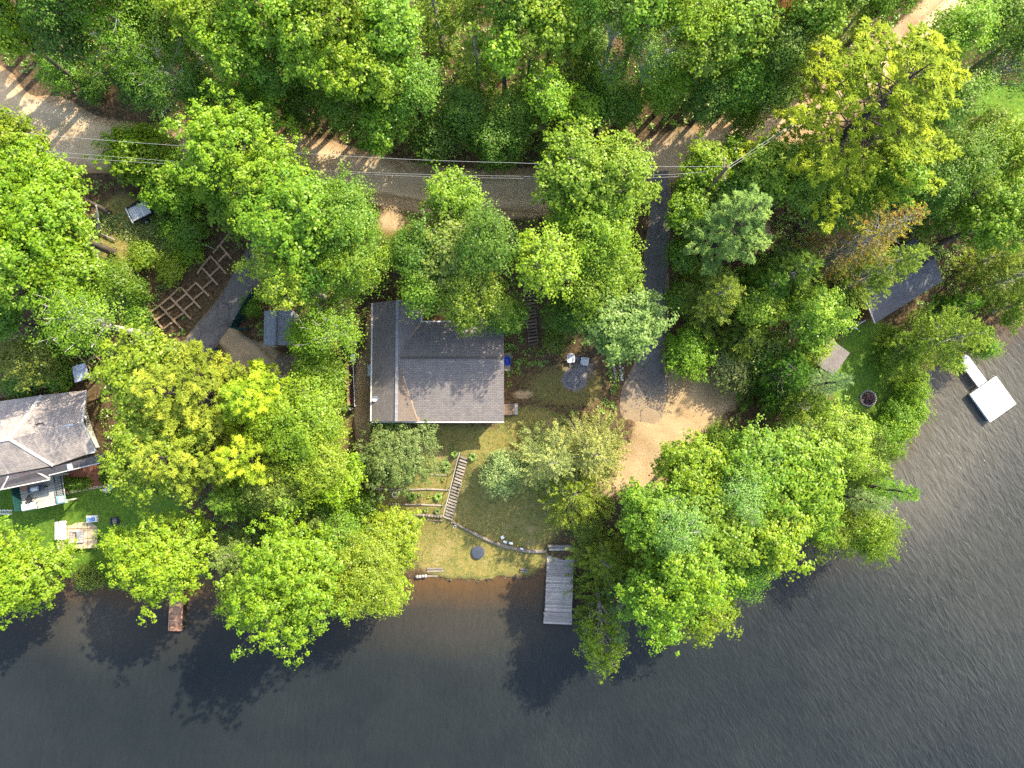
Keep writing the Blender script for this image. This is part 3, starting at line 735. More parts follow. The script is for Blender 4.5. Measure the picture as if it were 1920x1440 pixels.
# --- main house
zg, ze, zr = 4.0, 6.6, 7.9
xW, xr, xE = U(698, 680, ze)[0], U(744, 680, zr)[0], U(789, 590, ze)[0]
yS, yN, yn, yr = U(0, 790, ze)[1], U(0, 568, ze)[1], U(0, 604, ze)[1], U(0, 671, zr)[1]
xR = U(945, 700, ze)[0]; xv = U(784, 790, ze)[0]
PADS.append((xW-.1, yS-.1, xR+.1, yN+.1))
house = thing('lake_house', 'grey shingled L-shaped house in the middle of the clearing with tree shadows across its roof', 'house', ((xW+xR)/2, (yS+yN)/2, zg))
o_ = house.location; h = lambda x, y, z: Vector((x, y, z))-o_
rf = MB()
rf.slab([h(xW,yS,ze), h(xr,yS,zr), h(xr,yN,zr), h(xW,yN,ze)], .16, 0, 2)
rf.slab([h(xr,yN,zr), h(xr,yr,zr), h(xE,yn,ze), h(xE,yN,ze)], .16, 0, 2)
rf.slab([h(xr,yr,zr), h(xr,yS,zr), h(xv,yS,ze)], .16, 1, 2, (0,1,0))
rf.slab([h(xr,yr,zr), h(xR,yr,zr), h(xR,yn,ze), h(xE,yn,ze)], .16, 0, 2)
rf.slab([h(xr,yr,zr), h(xv,yS,ze), h(xR,yS,ze), h(xR,yr,zr)], .16, 0, 2)
roof = rf.build('roof', [M['shingle'], M['shingle_moss'], M['trim']], house)
cp = MB()
def capline(mb, a, b, wd=.22, lift=.012, segs=None):
    a, b = Vector(a), Vector(b); n = segs or max(2, int((b-a).length/.3))
    for i in range(n):
        p, q = a.lerp(b, i/n), a.lerp(b, (i+.97)/n); mb.beam(p+Vector((0,0,lift)), q+Vector((0,0,lift)), wd, .03)
capline(cp, h(xr,yS,zr), h(xr,yN,zr)); cp.build('ridge_cap', M['capgrey'], roof)
cp = MB(); capline(cp, h(xr+.3,yr,zr), h(xR,yr,zr), .2); cp.build('ridge_cap', M['shingle'], roof)
cp = MB(); a_, b_ = h(xr,yr,zr+.01), h(xv,yS,ze+.01)
for t0, t1, w_ in ((.28,.42,.16),(.42,.66,.08),(.66,.72,.17),(.72,.93,.07),(.93,1.0,.28)): cp.beam(a_.lerp(b_, t0), a_.lerp(b_, t1), w_, .03)
cp.build('valley_debris', M['tan_wood'], roof); cp = MB(); a_, b_ = h(xr,yr,zr+.01), h(xE,yn,ze+.01)
for t0, t1, w_ in ((.55,.8,.06),(.8,1.0,.22)): cp.beam(a_.lerp(b_, t0), a_.lerp(b_, t1), w_, .03)
cp.build('valley_debris', M['tan_wood'], roof)
gt = MB()
gt.beam(h(xW-.07,yS,ze-.08), h(xW-.07,yN,ze-.08), .12, .11); gt.beam(h(xE,yn+.06,ze-.08), h(xR,yn+.06,ze-.08), .11, .1); gt.beam(h(xW,yS-.06,ze-.08), h(xR,yS-.06,ze-.08), .11, .1)
gt.beam(h(xE+.05,yn,ze-.06), h(xE+.05,yN,ze-.06), .1, .1)
gt.build('gutter', M['trim'], roof)
wl = MB(); i_ = .42
foot = [(xW+i_, yS+i_), (xR-i_, yS+i_), (xR-i_, yn-i_), (xE-i_, yn-i_), (xE-i_, yN-i_), (xW+i_, yN-i_)]
wall_quads(wl, [(p[0]-o_.x, p[1]-o_.y) for p in foot], -.6, ze-zg+.02)
for yy in (yS+i_, yN-i_): wl.add([h(xW+i_,yy,ze), h((xE if yy > 0 else xv)-i_,yy,ze), h(xr,yy,zr-.3)], [(0,1,2)], 0, .5)
wl.add([h(xR-i_,yS+i_,ze), h(xR-i_,yn-i_,ze), h(xR-i_,yr,zr-.2)], [(0,1,2)], 0, .5)
wl.build('wall', M['siding'], house)
for wx in (-9.6, -6.2, -3.6): window(house, h(wx, yS+i_-.02, zg+1.5), 1.3, 1.1, 0)
window(house, h(xR-i_+.02, 2.6, zg+1.5), 1.1, 1.0, R_(90)); window(house, h(xW+i_-.02, 4.2, zg+1.5), 1.1, 1.0, R_(90))
dr = MB(); dr.box(h(xR-i_+.03, -1.55, zg+1.22), (.06, .92, 2.05)); d_ = dr.build('door', M['siding_brown'], house)
hd = MB(); hd.lathe([(.02,-.05),(.035,0),(.02,.05)], 8, tuple(h(xR-i_+.09, -1.2, zg+1.2))); hd.build('handle', M['steel'], d_)
# satellite dish on the west eave
x, y = U(701, 748, 6.75)
dish = thing('satellite_dish', 'small grey satellite dish on the left eave of the grey house', 'satellite dish', (x, y, 6.5))
m = MB(); m.tube([(0,0,0),(0,0,.32),(.08,.05,.45)], .025, 6); m.build('mast', M['steel'], dish)
m = MB(); m.lathe([(.02,0),(.14,.02),(.24,.07),(.27,.12),(.25,.12),(.12,.05),(.02,.03)], 14, (0,0,0)); d2 = m.build('reflector', M['steel'], dish, loc=(.1,.06,.48)); d2.rotation_euler = (R_(40), R_(35), 0)
# white canoe-like cover leaning at the west wall
x, y, z = G(692, 694, .8); z0 = T1(x, y)
can = thing('wall_unit', 'pale grey outdoor unit against the left wall of the grey house', 'heat pump', (x+.05, y, z0))
m = MB(); m.box((0,0,.5), (.36,.95,.72), bev=.04); m.build('casing', M['steel'], can)
for q in (-.3, .3): m = MB(); m.box((0,q,.07), (.4,.1,.14)); m.build('foot', M['black'], can)
m = MB(); m.lathe([(.28,0),(.28,.03),(.05,.05)], 14, (0,0,0)); f_ = m.build('fan_guard', M['black'], can, loc=(-.19,.1,.52)); f_.rotation_euler = (0, R_(-90), 0)
# blue bin on a wooden box by the east wall
x, y, z = G(951, 678, .9)
bx_ = thing('wooden_box', 'low wooden slatted box under the blue bin', 'box', (x, y, z))
m = MB()
for k in range(6): m.box((0, -.62+.25*k, .5), (.5, .22, .04), 0, bev=.008)
m.build('lid', M['step_wood'], bx_); m = MB(); m.box((0,0,.24), (.44,1.36,.48)); m.build('body', M['brown_wood'], bx_)
bb = thing('blue_bin', 'bright blue recycling bin against the right wall of the grey house', 'bin', (x+.02, y+.05, z+.52))
m = MB(); vs_ = [(-.2,-.28,0),(.2,-.28,0),(.2,.28,0),(-.2,.28,0),(-.25,-.34,.36),(.25,-.34,.36),(.25,.34,.36),(-.25,.34,.36),(-.22,-.31,.36),(.22,-.31,.36),(.22,.31,.36),(-.22,.31,.36),(-.18,-.26,.06),(.18,-.26,.06),(.18,.26,.06),(-.18,.26,.06)]
m.add(vs_, [(3,2,1,0)]+[(a+4*k, (a+1)%4+4*k, (a+1)%4+4*k+4, a+4*k+4) for k in range(3) for a in range(4)]+[(12,13,14,15)], 0, .5); m.build('tub', M['bluebin'], bb)
for q in (-.36, .36): m = MB(); m.box((0,q,.33), (.2,.05,.05), bev=.01); m.build('handle', M['bluebin'], bb)
# east landing with pale stoop
x, y, z = G(954, 767, .35)
ld = thing('wooden_landing', 'small brown plank landing at the right wall of the grey house', 'landing', (x, y, z))
m = MB()
for k in range(5): m.box((-.36+.19*k, 0, .36), (.175, .92, .04))
m.build('deck', M['brown_wood'], ld)
for sx in (-.4, .4):
    for sy in (-.4, .4): m = MB(); m.box((sx, sy, .1), (.09,.09,.48)); m.build('post', M['brown_wood'], ld)
for q in (-.49, .49): m = MB(); m.beam((-.45,q,.42),(.48,q,.42),.05,.09); m.build('rail', M['black'], ld)
x, y, z = G(965.5, 767, .2)
st_ = thing('stone_stoop', 'pale square concrete stoop beside the brown landing', 'step', (x, y, z))
m = MB(); m.box((0,0,.06), (.46,.9,.32), bev=.02); m.build('slab', M['stone'], st_)

# --- fire pit, chairs, logs on the yard
x, y, z = G(1077, 712)
fp = thing('fire_pit', 'ring of grey stones round ashes on the brown yard right of the grey house', 'fire pit', (x, y, z))
m = MB()
for k in range(17):
    a = 2*math.pi*k/17; q = .56+random.uniform(-.06,.06); m.rock((q*math.cos(a), q*math.sin(a), .06), (.24,.2,.2), k)
m.build('stone_ring', M['ashstone'], fp, True)
m = MB()
for k in range(9):
    a = random.uniform(0, 6.28); m.tube([(-.25*math.cos(a)+random.uniform(-.1,.1), -.25*math.sin(a), .08), (.25*math.cos(a), .25*math.sin(a)+random.uniform(-.1,.1), .12)], .035, 6)
m.lathe([(.45,.015),(.3,.05),(.05,.06)], 14, jit=.1); m.build('ashes', M['ashstone'], fp)
def lawn_chair(name, label, px, py, rz):
    x, y, z = G(px, py, .5); c = thing(name, label, 'chair', (x, y, z), rz, 'plastic chairs by the fire pit')
    m = MB()
    for k in range(7): m.box((-.2+.067*k, .02, .4+.006*abs(k-3)), (.05, .46, .025))
    m.box((0,.26,.405),(.5,.05,.035), bev=.01); m.box((0,-.2,.4),(.46,.05,.03), bev=.01); m.build('seat', M['whiteplastic'], c)
    m = MB()
    for k in range(6): m.box((-.18+.072*k, -.3, .64), (.045, .03, .48), rx=R_(18))
    m.beam((-.24,-.37,.88),(.24,-.37,.88),.04,.06); m.build('backrest', M['whiteplastic'], c)
    for s_ in (-1, 1):
        m = MB(); m.tube([(s_*.27,-.3,.62),(s_*.29,0,.62),(s_*.28,.26,.6),(s_*.27,.29,.42)], .03, 6); m.build('armrest', M['whiteplastic'], c)
        for q in (-1, 1):
            m = MB(); m.tube([(s_*.24, q*.22, .4), (s_*.28, q*.27, 0)], [.028, .02], 6); m.build('leg', M['whiteplastic'], c)
lawn_chair('plastic_chair', 'white plastic chair left of the dark stool above the fire pit', 1070, 673, R_(-178))
lawn_chair('plastic_chair', 'white plastic chair right of the dark stool, turned towards the driveway', 1097, 678, R_(-100))
x, y, z = G(1083, 672, .4)
ts = thing('side_table', 'small dark square table between the two white plastic chairs', 'table', (x, y, z), R_(-12))
m = MB(); m.box((0,0,.4), (.44,.42,.035), bev=.01); m.build('table_top', M['slate'], ts)
for sx in (-1, 1):
    for sy in (-1, 1): m = MB(); m.box((sx*.18, sy*.17, .19), (.04,.04,.38)); m.build('leg', M['slate'], ts)
for a, b, lab in (((1149.5,682),(1153.5,711),'straight grey log lying beside the right yard edge under the pale-tipped maple'), ((1140,672),(1149,681),'short grey log stub at the upper end of the long log'), ):
    p, q = G(*a), G(*b); m = MB(); P0 = Vector((p[0],p[1],p[2]+.11)); P1 = Vector((q[0],q[1],q[2]+.11))
    m.tube([P0, P0.lerp(P1,.5)+Vector((.01,0,.01)), P1], [.12,.115,.11], 9); o = m.build('log', M['log']); tag(o, lab, 'log', 'logs on the yard')
x, y, z = G(1164, 700)
m = MB()
for k in range(8): m.rock((x+random.uniform(-.14,.14), y-.55+.16*k, z+.08), (.26,.22,.2), 40+k)
tag(m.build('stone_pile', M['stone'], None, True), 'narrow row of grey stones beside the straight log at the driveway edge', 'stones')

# --- stairs
def stairs(name, label, P, Q, wd0, wd1, n, tilt, mat, rail=None):
    p, q = G(*P), G(*Q); a, b = Vector(p), Vector(q)
    s = thing(name, label, 'stairs', a)
    d = (b-a); yaw = math.atan2(d.y, d.x)
    for i in range(n):
        t = (i+.5)/n; c = a.lerp(b, t); c.z = max(a.z+(b.z-a.z)*t, T1(c.x, c.y))+.09; m = MB()
        w_ = (wd0+(wd1-wd0)*t)*random.uniform(.95, 1.05)
        m.box(c-a, (w_, d.xy.length/n*.62, .10), yaw+math.pi/2+tilt+random.uniform(-.03, .03), bev=.015, var=random.random()); m.build('tread', mat, s)
    nx, ny = -math.sin(yaw), math.cos(yaw)
    for sg in (-1, 1):
        m = MB()
        off = Vector((nx, ny, 0))*sg*.42*min(wd0, wd1)
        pts = [a.lerp(b, t) for t in np.linspace(0, 1, 8)]
        for u, v in zip(pts[:-1], pts[1:]):
            zu, zv = max(u.z, T1(u.x, u.y)), max(v.z, T1(v.x, v.y)); m.beam(Vector((u.x,u.y,zu+.0))-a+off, Vector((v.x,v.y,zv+.0))-a+off, .06, .16)
        m.build('stringer', M['brown_wood'], s)
    if rail:
        m = MB(); R2 = [Vector((*U(px, py, 0), 0)) for px, py in rail]; rp = []
        for px, py in rail:
            x, y, z = G(px, py, .8); rp.append(Vector((x, y, z+.8))-a); 
        m.tube(rp, .03, 6); m.build('handrail', M['rope'], s)
        for k in range(0, len(rp), 2):
            m = MB(); m.tube([rp[k]-Vector((0,0,.85)), rp[k]], .04, 6); m.build('post', M['step_wood'], s)
    return s
stairs('garden_stairs', 'long wooden stairs with a pale handrail beside the planted terraces down to the lake lawn', (871,856), (839.5,974), .62, .80, 21, R_(-4), M['step_wood'], [(862,849),(858,862),(853,880),(849,897),(845,912),(842,926),(838,941),(833,958),(831,968)])
stairs('hillside_stairs', 'narrow weathered wooden stairs climbing between trees above the fire pit yard', (1000.5,648), (984,468), .85, .85, 28, R_(4), M['brown_wood'])
_a, _b = G(984, 655), G(1014, 560)
PADS.append((_a[0], _a[1], _b[0], _b[1]))
def shore_steps(label, cx, cy, wd, n, dep_, rz=0):
    x, y, z = G(cx, cy); s = thing('shore_steps', label, 'steps', (x, y, z), rz, 'plank steps at the water edge')
    for k in range(n):
        m = MB(); m.box((0, dep_*(.5-(k+.5)/n)*1.0, .16-.13*k), (wd, dep_/n*.66, .07), bev=.01); m.build('tread', M['step_wood'], s)
    for sg in (-1, 1): m = MB(); m.beam((sg*(wd/2-.05), dep_/2, .08), (sg*(wd/2-.05), -dep_/2, .08-.13*n), .06, .14); m.build('stringer', M['brown_wood'], s)
shore_steps('wide three-plank steps at the lake edge left of the round dark cover', 816, 1073, 1.42, 4, .92)
shore_steps('narrow plank steps at the lake edge near the big grey dock', 982, 1074, .66, 4, .88, R_(-4))
x, y, z = G(790, 1081); m = MB()
for k in range(4): m.rock((x-.35+.24*k, y+.02*k, z+.06), (.3,.3,.24), 70+k)
tag(m.build('shore_stones', M['stone'], None, True), 'row of pale stones at the lake edge left of the wide plank steps', 'stones')
x, y, z = G(969, 1081); m = MB(); m.rock((x,y,z+.08), (.34,.5,.4), 5); tag(m.build('dark_rock', M['char'], None, True), 'dark rock beside the narrow plank steps at the water', 'rock')

# --- terraces
def log_row(label, pts, r, name='terrace_log', mat='log'):
    m = MB(); P = [Vector((*G(*p)[:2], G(*p)[2]+r*.6)) for p in pts]
    for a, b in zip(P[:-1], P[1:]):
        k = max(1, int((b-a).length/1.6))
        for i in range(k):
            u, v = a.lerp(b, i/k), a.lerp(b, (i+.98)/k); m.tube([u, u.lerp(v,.5)+Vector((0,random.uniform(-.02,.02),.01)), v], [r, r*random.uniform(.92,1.05), r*.95], 8)
    return tag(m.build(name, M[mat]), label, 'log edging', 'log edges of the planted terraces')
log_row('short log edge of the top terrace beside the upper stairs', [(806,889.5),(838,891)], .07)
log_row('long log edge across the terrace just above the white hoop', [(698,916),(740,918),(800,917),(843,919)], .08)
log_row('log edge across the terrace below the white hoop', [(728,945),(790,946),(832,948)], .08)
log_row('brown log edge at the lower left of the terraces', [(700,965),(728,965.5)], .1)
# post wall at the bottom terrace
m0 = thing('post_wall', 'low wall of short upright log posts at the foot of the terraces', 'retaining wall', G(798,969))
for k in range(12):
    x, y, z = G(766+5.6*k, 966+.45*k, .3); m = MB(); c = Vector((x, y, z))-m0.location
    m.tube([c+Vector((0,.12,-.1)), c+Vector((0,.12,.34+random.uniform(-.03,.03))), ], [.125, .115], 10); m.build('post', M['log'], m0)
m = MB(); a, b = Vector(G(764,971))-m0.location, Vector(G(830,976))-m0.location; m.tube([a+Vector((0,0,.1)), b+Vector((0,0,.1))], .09, 8); m.build('base_log', M['brown_wood'], m0)
# curved log edging
pts = [(848,978),(860,984),(872,991),(886,998),(899,1005),(910,1010),(919,1014),(932,1019),(944,1023),(956,1026),(966,1028),(979,1031),(991,1033),(1008,1033.5),(1024,1033)]
m = MB(); P = [Vector((*G(*p)[:2], G(*p)[2]+.1)) for p in pts]
for k, (a, b) in enumerate(zip(P[:-1], P[1:])):
    r = .10+.05*min(1, k/7); m.tube([a, a.lerp(b,.5), a.lerp(b,.99)], [r, r*1.04, r], 9)
for k in range(12):
    a = P[4].lerp(P[-2], random.random())
m.tube([P[0], P[0]+Vector((0,0,.5))], .07, 8)
tag(m.build('curved_log_edging', M['log']), 'curved line of grey logs holding the grassy slope between the stairs and the big dock', 'log edging')
for k, (px, py, s_, rz) in enumerate(((942,1007,.28,.6),(947,1015.5,.32,-.3),(958,1018,.34,-.3),(978,1028.5,.3,-.1))):
    x, y, z = G(px, py); m = MB(); m.box((x,y,z+.16), (s_, .2 if k else .26, .12), rz, bev=.02)
    tag(m.build('white_slab', M['white']), ['small white slab lying apart on the grass above the curved logs','first white slab from the left on the curved logs','second white slab from the left on the curved logs','square white slab on the curved logs nearest the big dock'][k], 'stone slab', 'white slabs on the curved log edging')
# round dark cover
x, y, z = G(896, 1035)
rc = thing('round_cover', 'round dark slate-blue lid lying on the lake lawn', 'cover', (x, y, z))
m = MB(); m.lathe([(.5,-.05),(.5,.1),(.54,.1),(.55,.15),(.5,.17),(.25,.2),(.02,.21)], 28); m.build('lid', M['slate'], rc)
m = MB(); m.lathe([(.585,.0),(.61,.05),(.58,.09),(.56,.09),(.56,.0)], 28, jit=.02); m.build('rim', M['brown_wood'], rc)
# white hoop
x, y, z = G(740, 927); m = MB(); m.tube([(x+.2*math.cos(a), y+.2*math.sin(a), z+.1+.03*math.sin(a)) for a in np.linspace(0.6, 2*math.pi, 20)], .035, 6)
tag(m.build('white_hoop', M['white']), 'white ring lying in the middle terrace bed', 'hoop')
x, y, z = G(853, 987); m = MB(); m.tube([(x+.12*math.cos(a), y+.12*math.sin(a), z+.2) for a in np.linspace(0, 2*math.pi, 14)], .02, 6); tag(m.build('wire_ring', M['steel']), 'small grey wire ring at the foot of the garden stairs', 'ring')
# planted terraces: leafy perennials
def hosta(px, py, r, n, label, tint, lw=.11, up=.5):
    x, y, z = G(px, py); rg = np.random.RandomState(int(px*7+py)); m = MB()
    for i in range(n):
        a = i*2.39996; L = r*rg.uniform(.6, 1.1); wv = lw*rg.uniform(.7, 1.2); h_ = up*r*rg.uniform(.7, 1.3); d = np.array([math.cos(a), math.sin(a)]); s = np.array([-d[1], d[0]])
        prof = [(0.05, 0.02, .2), (.35, h_*.8, .9), (.7, h_*1.0, 1.0), (1.0, h_*.55, .1)]
        vs_ = []
        for t, zz, ww in prof:
            for sg in (-1, 0, 1): vs_.append((d[0]*L*t+s[0]*wv*ww*sg*.5, d[1]*L*t+s[1]*wv*ww*sg*.5, zz+(.02 if sg else 0)))
        m.add(vs_, [(k*3+j, k*3+j+1, k*3+j+4, k*3+j+3) for k in range(3) for j in range(2)], 0, rg.uniform())
    me = m.mesh('foliage', M['green_plant'], True); root = thing('leafy_plant', label, 'plant', (x, y, z), 0, 'leafy plants in the terraced garden')
    o = bpy.data.objects.new('foliage', me); COL.objects.link(o); o.parent = root; o.color = (*TINT[tint], 1)
    st = MB(); st.lathe([(.05,-.02),(.035,.08),(.01,.12)], 6); st.build('stem', BARK, root)
for a in ((836.5,873,.48,70,'largest round leafy plant of the terraces, left of the upper stairs','green',.10,.7),(852,851,.36,40,'leafy plant at the left of the head of the garden stairs','green',.09,.6),(886,857,.38,40,'leafy plant at the right of the head of the garden stairs','green',.09,.6),
    (772,931,.44,50,'spreading leafy plant in the middle of the terrace below the juniper','bright',.1,.6),(822,931,.42,50,'leafy plant in the middle terrace close to the stairs','bright',.1,.6),(706,927,.40,44,'leafy plant at the left end of the middle terrace','green',.1,.6),
    (721,932,.2,20,'tiny leafy plant between the left plant and the white hoop','green',.07,.6),(788,928,.22,24,'small pale plant beside the spreading leafy plant','mint',.06,.7),(805,931,.2,22,'small lime plant in the middle terrace','lime',.07,.6),(741,951,.46,50,'dark leafy plant at the left of the lower terrace','dark',.1,.5),
    (799,957,.26,26,'small olive plant in the lower terrace','olive',.07,.6),(820,959,.3,30,'pale grey-green plant at the right end of the lower terrace','grey',.07,.7),(832,899,.22,20,'small dark-shadowed plant beside the middle of the stairs','olive',.06,.8)):
    hosta(*a)

# --- docks
def planked(root, L, W, z, pw, mat, name='deck', gap=.012, jag=.02, along='y'):
    m = MB(); n = int(L/pw)
    for k in range(n):
        c = -L/2+(k+.5)*L/n; e = random.uniform(-jag, jag)
        if along == 'y': m.box((e, c, z+random.uniform(-.004,.004)), (W, L/n-gap, .045), random.uniform(-.003,.003))
        else: m.box((c, e, z+random.uniform(-.004,.004)), (L/n-gap, W, .045), random.uniform(-.003,.003))
    return m.build(name, mat, root)
zd = .5; p1, p2 = WP(1051, 1036, zd), WP(1046, 1170, zd)
dock = thing('wooden_dock', 'big weathered grey plank dock running from the lake lawn out over the shadowed water', 'dock', ((p1.x+p2.x)/2, (p1.y+p2.y)/2, 0), math.atan2((p1-p2).y, (p1-p2).x)-math.pi/2)
Ld = (p1-p2).length; planked(dock, Ld*.835, 2.32, zd, .145, M['grey_wood']).location = (0, Ld*.0825, 0)
planked(dock, Ld*.16, 2.42, zd+.03, .145, M['grey_wood'], 'end_deck').location = (-.03, -Ld*.42, 0)
m = MB()
for sx in (-1.05, 0, 1.05): m.beam((sx, -Ld/2+.05, zd-.12), (sx, Ld/2, zd-.12), .08, .18)
m.build('joist', M['brown_wood'], dock)
for sx in (-1.0, 1.0):
    for yy in (-3.0, -.8, 1.4):
        m = MB(); m.tube([(sx, yy, -1.6), (sx, yy, zd-.1)], .08, 8); m.build('pile', M['brown_wood'], dock)
x, y, z = G(1056, 1026); m = MB(); dl = thing('dock_head_beam', 'thick double log beam across the landward end of the big grey dock', 'beam', (x, y, max(z, .5)))
m.tube([(-1.35,.12,.14),(0,.12,.15),(1.3,.12,.14)], [.13,.135,.13], 10); m.build('beam', M['log'], dl)
m = MB(); m.box((0,-.17,.06), (2.4,.2,.12), bev=.02); m.build('step', M['grey_wood'], dl)
p1, p2 = WP(332, 1085, zd), WP(328, 1181, zd)
d2 = thing('narrow_dock', 'narrow reddish-brown plank dock jutting from under the lime tree at the lower left', 'dock', ((p1.x+p2.x)/2, (p1.y+p2.y)/2, 0), math.atan2((p1-p2).y, (p1-p2).x)-math.pi/2)
L2 = (p1-p2).length; planked(d2, L2, 1.0, zd, .14, M['red_wood'])
m = MB()
for sx in (-.54, .54): m.beam((sx, -L2/2-.02, zd-.03), (sx, L2/2, zd-.03), .06, .14)
m.beam((-.56,-L2/2-.05,zd-.03),(.56,-L2/2-.05,zd-.03),.06,.14); m.build('side_board', M['pink'], d2)
for sx in (-.5, .5):
    for yy in (-L2/2+.15, L2/2-1.2): m = MB(); m.tube([(sx, yy, -1.2), (sx, yy, zd-.1)], .06, 8); m.build('pile', M['brown_wood'], d2)
# white floating dock with gangway
zf = .55; c4 = [WP(1868,705.5,zf), WP(1906,758,zf), WP(1856,792,zf), WP(1818,738,zf)]
ctr = sum(c4, Vector())/4; ax = (c4[1]-c4[0]); L3, W3 = ax.length, (c4[3]-c4[0]).length
fd = thing('floating_dock', 'square white swim dock floating off the right shore', 'dock', (ctr.x, ctr.y, 0), math.atan2(ax.y, ax.x))
planked(fd, L3, W3, zf, .2, M['white_boards'], 'deck', .012, .0, 'x')
m = MB()
for sx in (-1, 1): m.box((sx*(L3/2-.04), 0, zf-.12), (.06, W3-.02, .18))
for sy in (-1, 1): m.box((0, sy*(W3/2-.04), zf-.12), (L3-.14, .06, .18))
m.build('frame', M['steel'], fd)
for sy in (-1, 1):
    for k in range(3):
        m = MB(); c = (-L3/2+L3*(k+.5)/3, sy*(W3/2-.36), .2); m.lathe([(.02,-.44),(.26,-.44),(.29,-.38),(.29,-.14),(.305,-.12),(.29,-.1),(.29,.1),(.305,.12),(.29,.14),(.29,.38),(.26,.44),(.02,.44)], 16, c, axis='X'); m.build('barrel', M['barrel'], fd, True)
g4 = [WP(1795,673,zf), WP(1812,664,zf), WP(1851,714,zf), WP(1833,726,zf)]; gc = sum(g4, Vector())/4; ga = ((g4[2]+g4[3])-(g4[0]+g4[1]))/2
gw = thing('gangway', 'narrow white walkway joining the shore to the square swim dock', 'gangway', (gc.x, gc.y, 0), math.atan2(ga.y, ga.x))
planked(gw, ga.length, (g4[1]-g4[0]).length*1.02, zf+.03, .2, M['white_boards'], 'deck', .012, 0, 'x')
m = MB(); wg = (g4[1]-g4[0]).length/2-.05
for sy in (-1, 1): m.box((0, sy*wg, zf-.1), (ga.length-.1, .06, .16))
m.build('side_beam', M['steel'], gw)
for k in (-1, 1): m = MB(); m.tube([(k*ga.length*.3, -wg*.6, -1.0), (k*ga.length*.3, -wg*.6, zf-.05)], .05, 8); m.build('pile', M['black'], gw)

# --- left house
z1, z2, z3 = 5.9, 7.5, 7.1
lh = thing('neighbour_house', 'old house with a pale brown shingled hip roof at the left edge', 'house', (*U(40, 825, 3.3), 3.3)); o_ = Vector(lh.location)
A = WP(18,823,z2); A0 = WP(-110,850,z2); B1 = WP(78,741,z1); B0 = WP(-130,772,z1); C1 = WP(101,873,z1); C0 = WP(-130,915,z1)
Rr = WP(153,792,z3); N2 = WP(160,732,z1); S2 = WP(178,846,z1); V0 = WP(50,817,z3+.13)
L = lambda *p: [q-o_ for q in p]
rf = MB(); rf.slab(L(A0, A, B1, B0), .15, 0, 1); rf.slab(L(A0, C0, C1, A), .15, 0, 1)
rf.slab(L(A, Rr, N2), .15, 0, 1); rf.slab(L(A, N2, B1), .15, 0, 1); rf.slab(L(A, C1, S2), .15, 0, 1); rf.slab(L(A, S2, Rr), .15, 0, 1)
lroof = rf.build('roof', [M['shingle_old'], M['trim']], lh)
cp = MB(); capline(cp, A-o_, B1-o_, .24, .03); capline(cp, A-o_, C1-o_, .24, .03); capline(cp, A0-o_, A-o_, .2, .03); cp.build('ridge_cap', M['cap'], lroof)
cp = MB(); capline(cp, (WP(60,812,z3+.1))-o_, WP(140,795,z3+.02)-o_, .14, .03, 1); cp.build('ridge_flashing', M['steel'], lroof)
cp = MB(); t_ = WP(76,797,7.05)-o_; cp.tube([t_+Vector((.3*math.cos(a), .16*math.sin(a), .05)) for a in np.linspace(0, 5.6, 14)], .03, 6); cp.tube([t_+Vector((-.45,.02,.04)), t_+Vector((.1,.03,.06))], .02, 5); cp.build('cable_coil', M['black'], lroof)
cp = MB(); cp.beam(N2-o_+Vector((.05,0,-.05)), Rr-o_+Vector((.05,0,-.05)), .1, .16); cp.beam(Rr-o_+Vector((.05,0,-.05)), S2-o_+Vector((.05,0,-.05)), .1, .16); cp.beam(C0-o_+Vector((0,-.06,-.06)), S2-o_+Vector((0,-.06,-.06)), .1, .12); cp.build('fascia', M['trim'], lroof)
z4, z5 = 5.75, 5.25
pr = MB(); pr.slab(L(WP(-130,912,z4), WP(-130,945,z5), WP(0,919,z5), WP(93,899,z5), WP(92,890,z5+.12), WP(100,876,z4)), .1, 0, 1); pr.slab(L(WP(100,876,z4), WP(92,890.5,z5+.12), WP(188,867.5,z5+.12), WP(193,850,z4)), .1, 0, 1)
prr = pr.build('porch_roof', [M['shingle_brown'], M['trim']], lh)
cp = MB(); capline(cp, WP(68,884,z4-.1)-o_, WP(92,897,z5+.02)-o_, .12, .02); capline(cp, WP(16,893,z4-.05)-o_, WP(3,918,z5)-o_, .14, .02); cp.beam(WP(-130,945,z5-.03)-o_, WP(93,899.5,z5-.03)-o_, .08, .1); cp.beam(WP(92,891,z5+.08)-o_, WP(188,868,z5+.08)-o_, .08, .1); cp.build('porch_trim', M['trim'], prr)
sk = MB(); sk.slab(L(WP(125,871.5,5.72), WP(127.5,883,5.5), WP(137,881,5.5), WP(134,869,5.72)), .06); sk.build('skylight', M['skylight'], prr)
wl = MB(); wl_p = [WP(x_, y_, 4.5)-o_ for x_, y_ in ((-110,790),(76,756),(150,748),(165,840),(100,862),(-110,900))]; wall_quads(wl, [(p.x, p.y) for p in wl_p], -.6, 2.62); wl.build('wall', M['siding'], lh)
q = [(p.x, p.y) for p in wl_p]
def midwin(a, b, t, wd, name=None):
    x_, y_ = a[0]+(b[0]-a[0])*t, a[1]+(b[1]-a[1])*t; window(lh, Vector((x_, y_, 1.4)), wd, 1.0, math.atan2(b[1]-a[1], b[0]-a[0]))
midwin(q[2], q[3], .5, 1.1); midwin(q[3], q[4], .5, 1.0); midwin(q[4], q[5], .3, 1.2)
for p in (WP(4,915,z5), WP(90,895,z5), WP(180,868,z5)): m = MB(); m.box((p.x-o_.x, p.y-o_.y+.12, (z5-3.3)/2-.3), (.11,.11,z5-3.3+.4)); m.build('porch_post', M['trim'], lh)
PADS.append((U(-60,820,4)[0], U(0,915,4)[1], U(182,820,4)[0], U(0,735,4)[1]))
